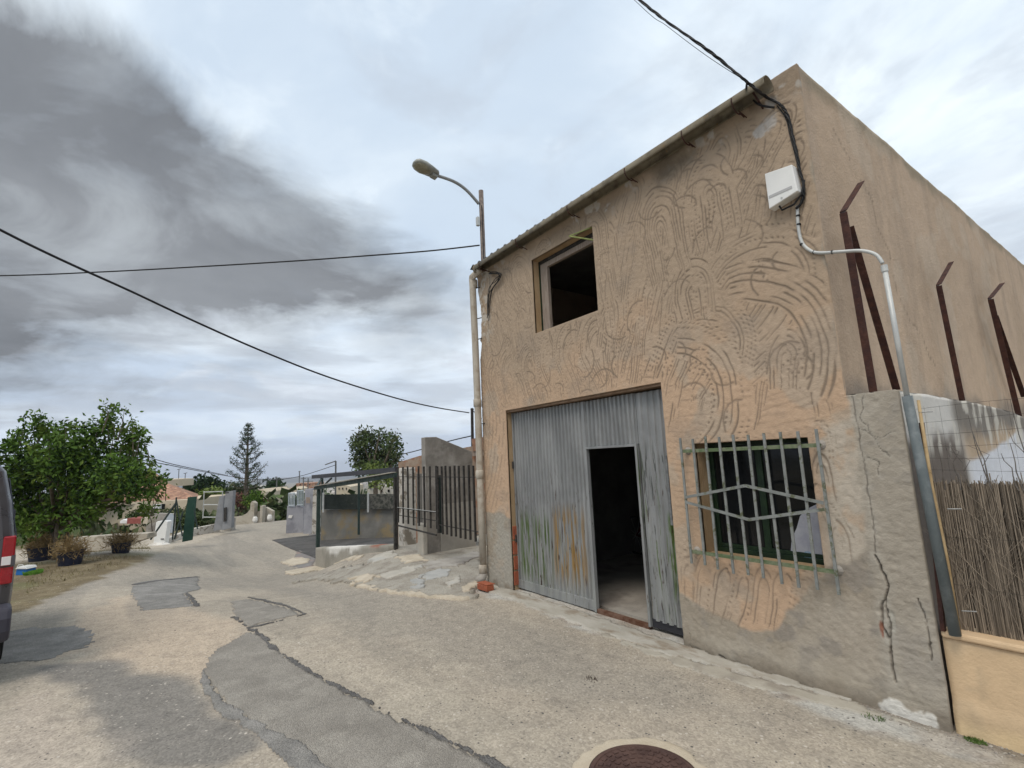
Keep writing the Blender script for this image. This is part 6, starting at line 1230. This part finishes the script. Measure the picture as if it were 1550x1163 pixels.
vr = np.random.default_rng(9); ver = []
le_w = poly_px([(40, 900), (100, 880), (180, 855), (230, 838), (225, 822), (100, 822), (40, 850)])
a = np.array(le_w); n_ = 0; Vs, Fs = [], []
while n_ < 5200:
    x, y = vr.uniform(a[:, 0].min(), a[:, 0].max()), vr.uniform(a[:, 1].min(), a[:, 1].max())
    if not pip(np.array([x]), np.array([y]), le_w)[0] or fbm(np.array([x]), np.array([y]), 1.5, 3, 4)[0] < .45: continue
    z = gzs(x, y); h_ = vr.uniform(.02, .07); q = vr.uniform(0, 6.28); o = len(Vs); Vs += [(x-.006*math.sin(q), y+.006*math.cos(q), z), (x+.006*math.sin(q), y-.006*math.cos(q), z), (x+h_*.6*math.cos(q), y+h_*.6*math.sin(q), z+h_)]; Fs.append((o, o+1, o+2)); n_ += 1
o = np_mesh('verge_grass', np.array(Vs), np.array(Fs), mat('dry_grass', (.13, .12, .05), (.20, .16, .08), 3, .9, 0), smooth=False); tag(o, 'dry short grass and litter on the verge by the tubs', 'grass', None, 'stuff')

# ------------------------------------------------------------------ van at the left edge
vc = D(19.5, 900, 4.55); hd = _n(np.array([*DIR(17, 800)[:2], 0])); hd = Matrix.Rotation(rad(2.5), 3, 'Z') @ Vector(hd); vr_ = Vector((hd.y, -hd.x, 0))
z0v = float(gz(vc[0], vc[1]))
van = thing('parked_van', 'dark grey van cut by the left edge, red tail lamp and bumper showing', 'van', (vc[0], vc[1], z0v))
Wv, Lv = .90, 4.45; vorg = Vector((vc[0], vc[1], z0v))-vr_*Wv
def VL(x, y, z): p = vorg+vr_*x+hd*y; return (p.x, p.y, z0v+z*(1.085 if z > .36 else 1))
sec = [(.84, .30), (.885, .42), (.90, .70), (.90, .98), (.885, 1.10), (.835, 1.45), (.775, 1.72), (.66, 1.86), (.35, 1.905)]
sta = [(0, .0, 1), (.03, .04, 1), (.12, .06, 1), (1.0, .06, 1), (2.4, .06, 1), (2.9, .05, .985), (3.45, .03, .60), (4.0, .0, .53), (4.35, -.06, .44), (Lv, -.16, .38)]
V = []; ns = len(sec)*2
for y, ex, top in sta:
    ring = []
    for sx, sz in sec:
        z = sz if sz <= 1.0*top+.0 else 1.0*top+(sz-1.0*top)*max(0, (1.905*top-1.0*top))/(1.905-1.0*top) if sz > 1.0*top else sz
        ring.append((sx-.06+ex-(0 if y > .02 else .02), y, z))
    V += [VL(*q) for q in ring]+[VL(-q[0], q[1], q[2]) for q in ring[::-1]]
Fq = [(i*ns+k, i*ns+(k+1) % ns, (i+1)*ns+(k+1) % ns, (i+1)*ns+k) for i in range(len(sta)-1) for k in range(ns)]+[tuple(range(ns))[::-1], tuple(range((len(sta)-1)*ns, len(sta)*ns))]
MB().add(V, Fq).build('body', M['vanp'], van, bevel=.015, smooth=False)
def vbox(name, x0, x1, y0, y1, zz0, zz1, mt, parent=van, bevel=.0):
    b = MB(); b.add([VL(x0, y0, zz0), VL(x1, y0, zz0), VL(x1, y1, zz0), VL(x0, y1, zz0), VL(x0, y0, zz1), VL(x1, y0, zz1), VL(x1, y1, zz1), VL(x0, y1, zz1)], [(0, 3, 2, 1), (4, 5, 6, 7), (0, 1, 5, 4), (1, 2, 6, 5), (2, 3, 7, 6), (3, 0, 4, 7)]); return b.build(name, mt, parent, bevel=bevel)
b = MB(); b.prism([VL(-.70, -.004, 1.14), VL(.765, -.004, 1.14), VL(.705, -.004, 1.68), VL(-.64, -.004, 1.68)], tuple(hd*.01)); b.build('rear_window', BLUEPANE, van, bevel=.003)
b = MB(); b.prism([VL(.80, -.012, 1.22), VL(.838, -.012, 1.22), VL(.79, -.012, 1.60), VL(.755, -.012, 1.60)], tuple(hd*.02))
for sg in (1, -1):
    x0, x1 = sg*.80, sg*.885
    lt_ = vbox('tail_light', x0, x1, -.022, .09, .78, 1.17, M['redl'], van, .012); vbox('clear_lens', x0*1.0, sg*.862, -.027, -.021, .935, 1.005, M['clearl'], lt_, .002); vbox('lens_gap', sg*.864, x1+sg*.004, -.026, .03, .93, 1.01, M['vanp'], lt_); vbox('lens_gap', x0, x1, -.026, -.020, .918, .930, M['iron'], lt_)
b = MB(); pr_ = [(-.10, .36), (-.145, .42), (-.15, .52), (-.11, .60), (0, .62), (.05, .62), (.05, .34)]; b.prism([VL(-.88, y, z) for y, z in pr_], tuple(vr_*1.78)); b.build('bumper', M['vanbump'], van, bevel=.03)
vbox('bumper_step', -.72, .72, -.16, -.145, .44, .47, M['iron'], van); vbox('plate_recess', -.3, .3, -.012, .0, .66, .82, M['iron'], van, .003)
for sg in (1, -1):
    b = MB(); b.prism([VL(sg*.905, 2.62, 1.16), VL(sg*.905, 2.78, 1.16), VL(sg*.985, 2.76, 1.18), VL(sg*.985, 2.66, 1.18)], (0, 0, .12)); b.build('wing_mirror', M['vanbump'], van, bevel=.01)
    for y in (.85, 3.55):
        c = VL(sg*.80, y, .32); b = MB(); b.lathe(c, [(.20, -.10), (.32, -.10), (.33, -.06), (.33, .06), (.32, .10), (.20, .10)], 28, tuple(vr_)); wl_ = b.build('tyre', M['tyre'], van); b = MB(); b.lathe(c, [(.19, -.102), (.10, -.085), (.10, .085), (.19, .102)], 20, tuple(vr_)); b.build('rim', M['conduit'], wl_)
    for y0, y1 in ((.25, 1.25), (1.32, 2.35)): b = MB(); b.prism([VL(sg*.892, y0, 1.14), VL(sg*.892, y1, 1.14), VL(sg*.805, y1, 1.66), VL(sg*.805, y0+.05, 1.66)], tuple(vr_*.008*sg)); b.build('side_window', BLUEPANE, van)
b = MB(); b.prism([VL(-.66, 2.93, 1.82), VL(.66, 2.93, 1.82), VL(.74, 3.45, 1.17), VL(-.74, 3.45, 1.17)], (0, 0, .012)); b.build('windscreen', BLUEPANE, van)

# ------------------------------------------------------------------ air
hz = MB().box((-6400, -4400, -260), (900, 6400, 60)).build('haze', mat('haze_tmp', (1, 1, 1), bump=0)); hm = bpy.data.materials.new('haze_air'); hm.use_nodes = True; hn = hm.node_tree; hn.nodes.clear()
pv = hn.nodes.new('ShaderNodeVolumePrincipled'); pv.inputs['Color'].default_value = (.86, .91, 1, 1); pv.inputs['Density'].default_value = .00022; pv.inputs['Anisotropy'].default_value = .2
hn.links.new(pv.outputs[0], hn.nodes.new('ShaderNodeOutputMaterial').inputs['Volume']); hz.data.materials.clear(); hz.data.materials.append(hm); hz['kind'] = 'stuff'; hz['label'] = 'thin pale haze over the whole place'; hz['category'] = 'haze'
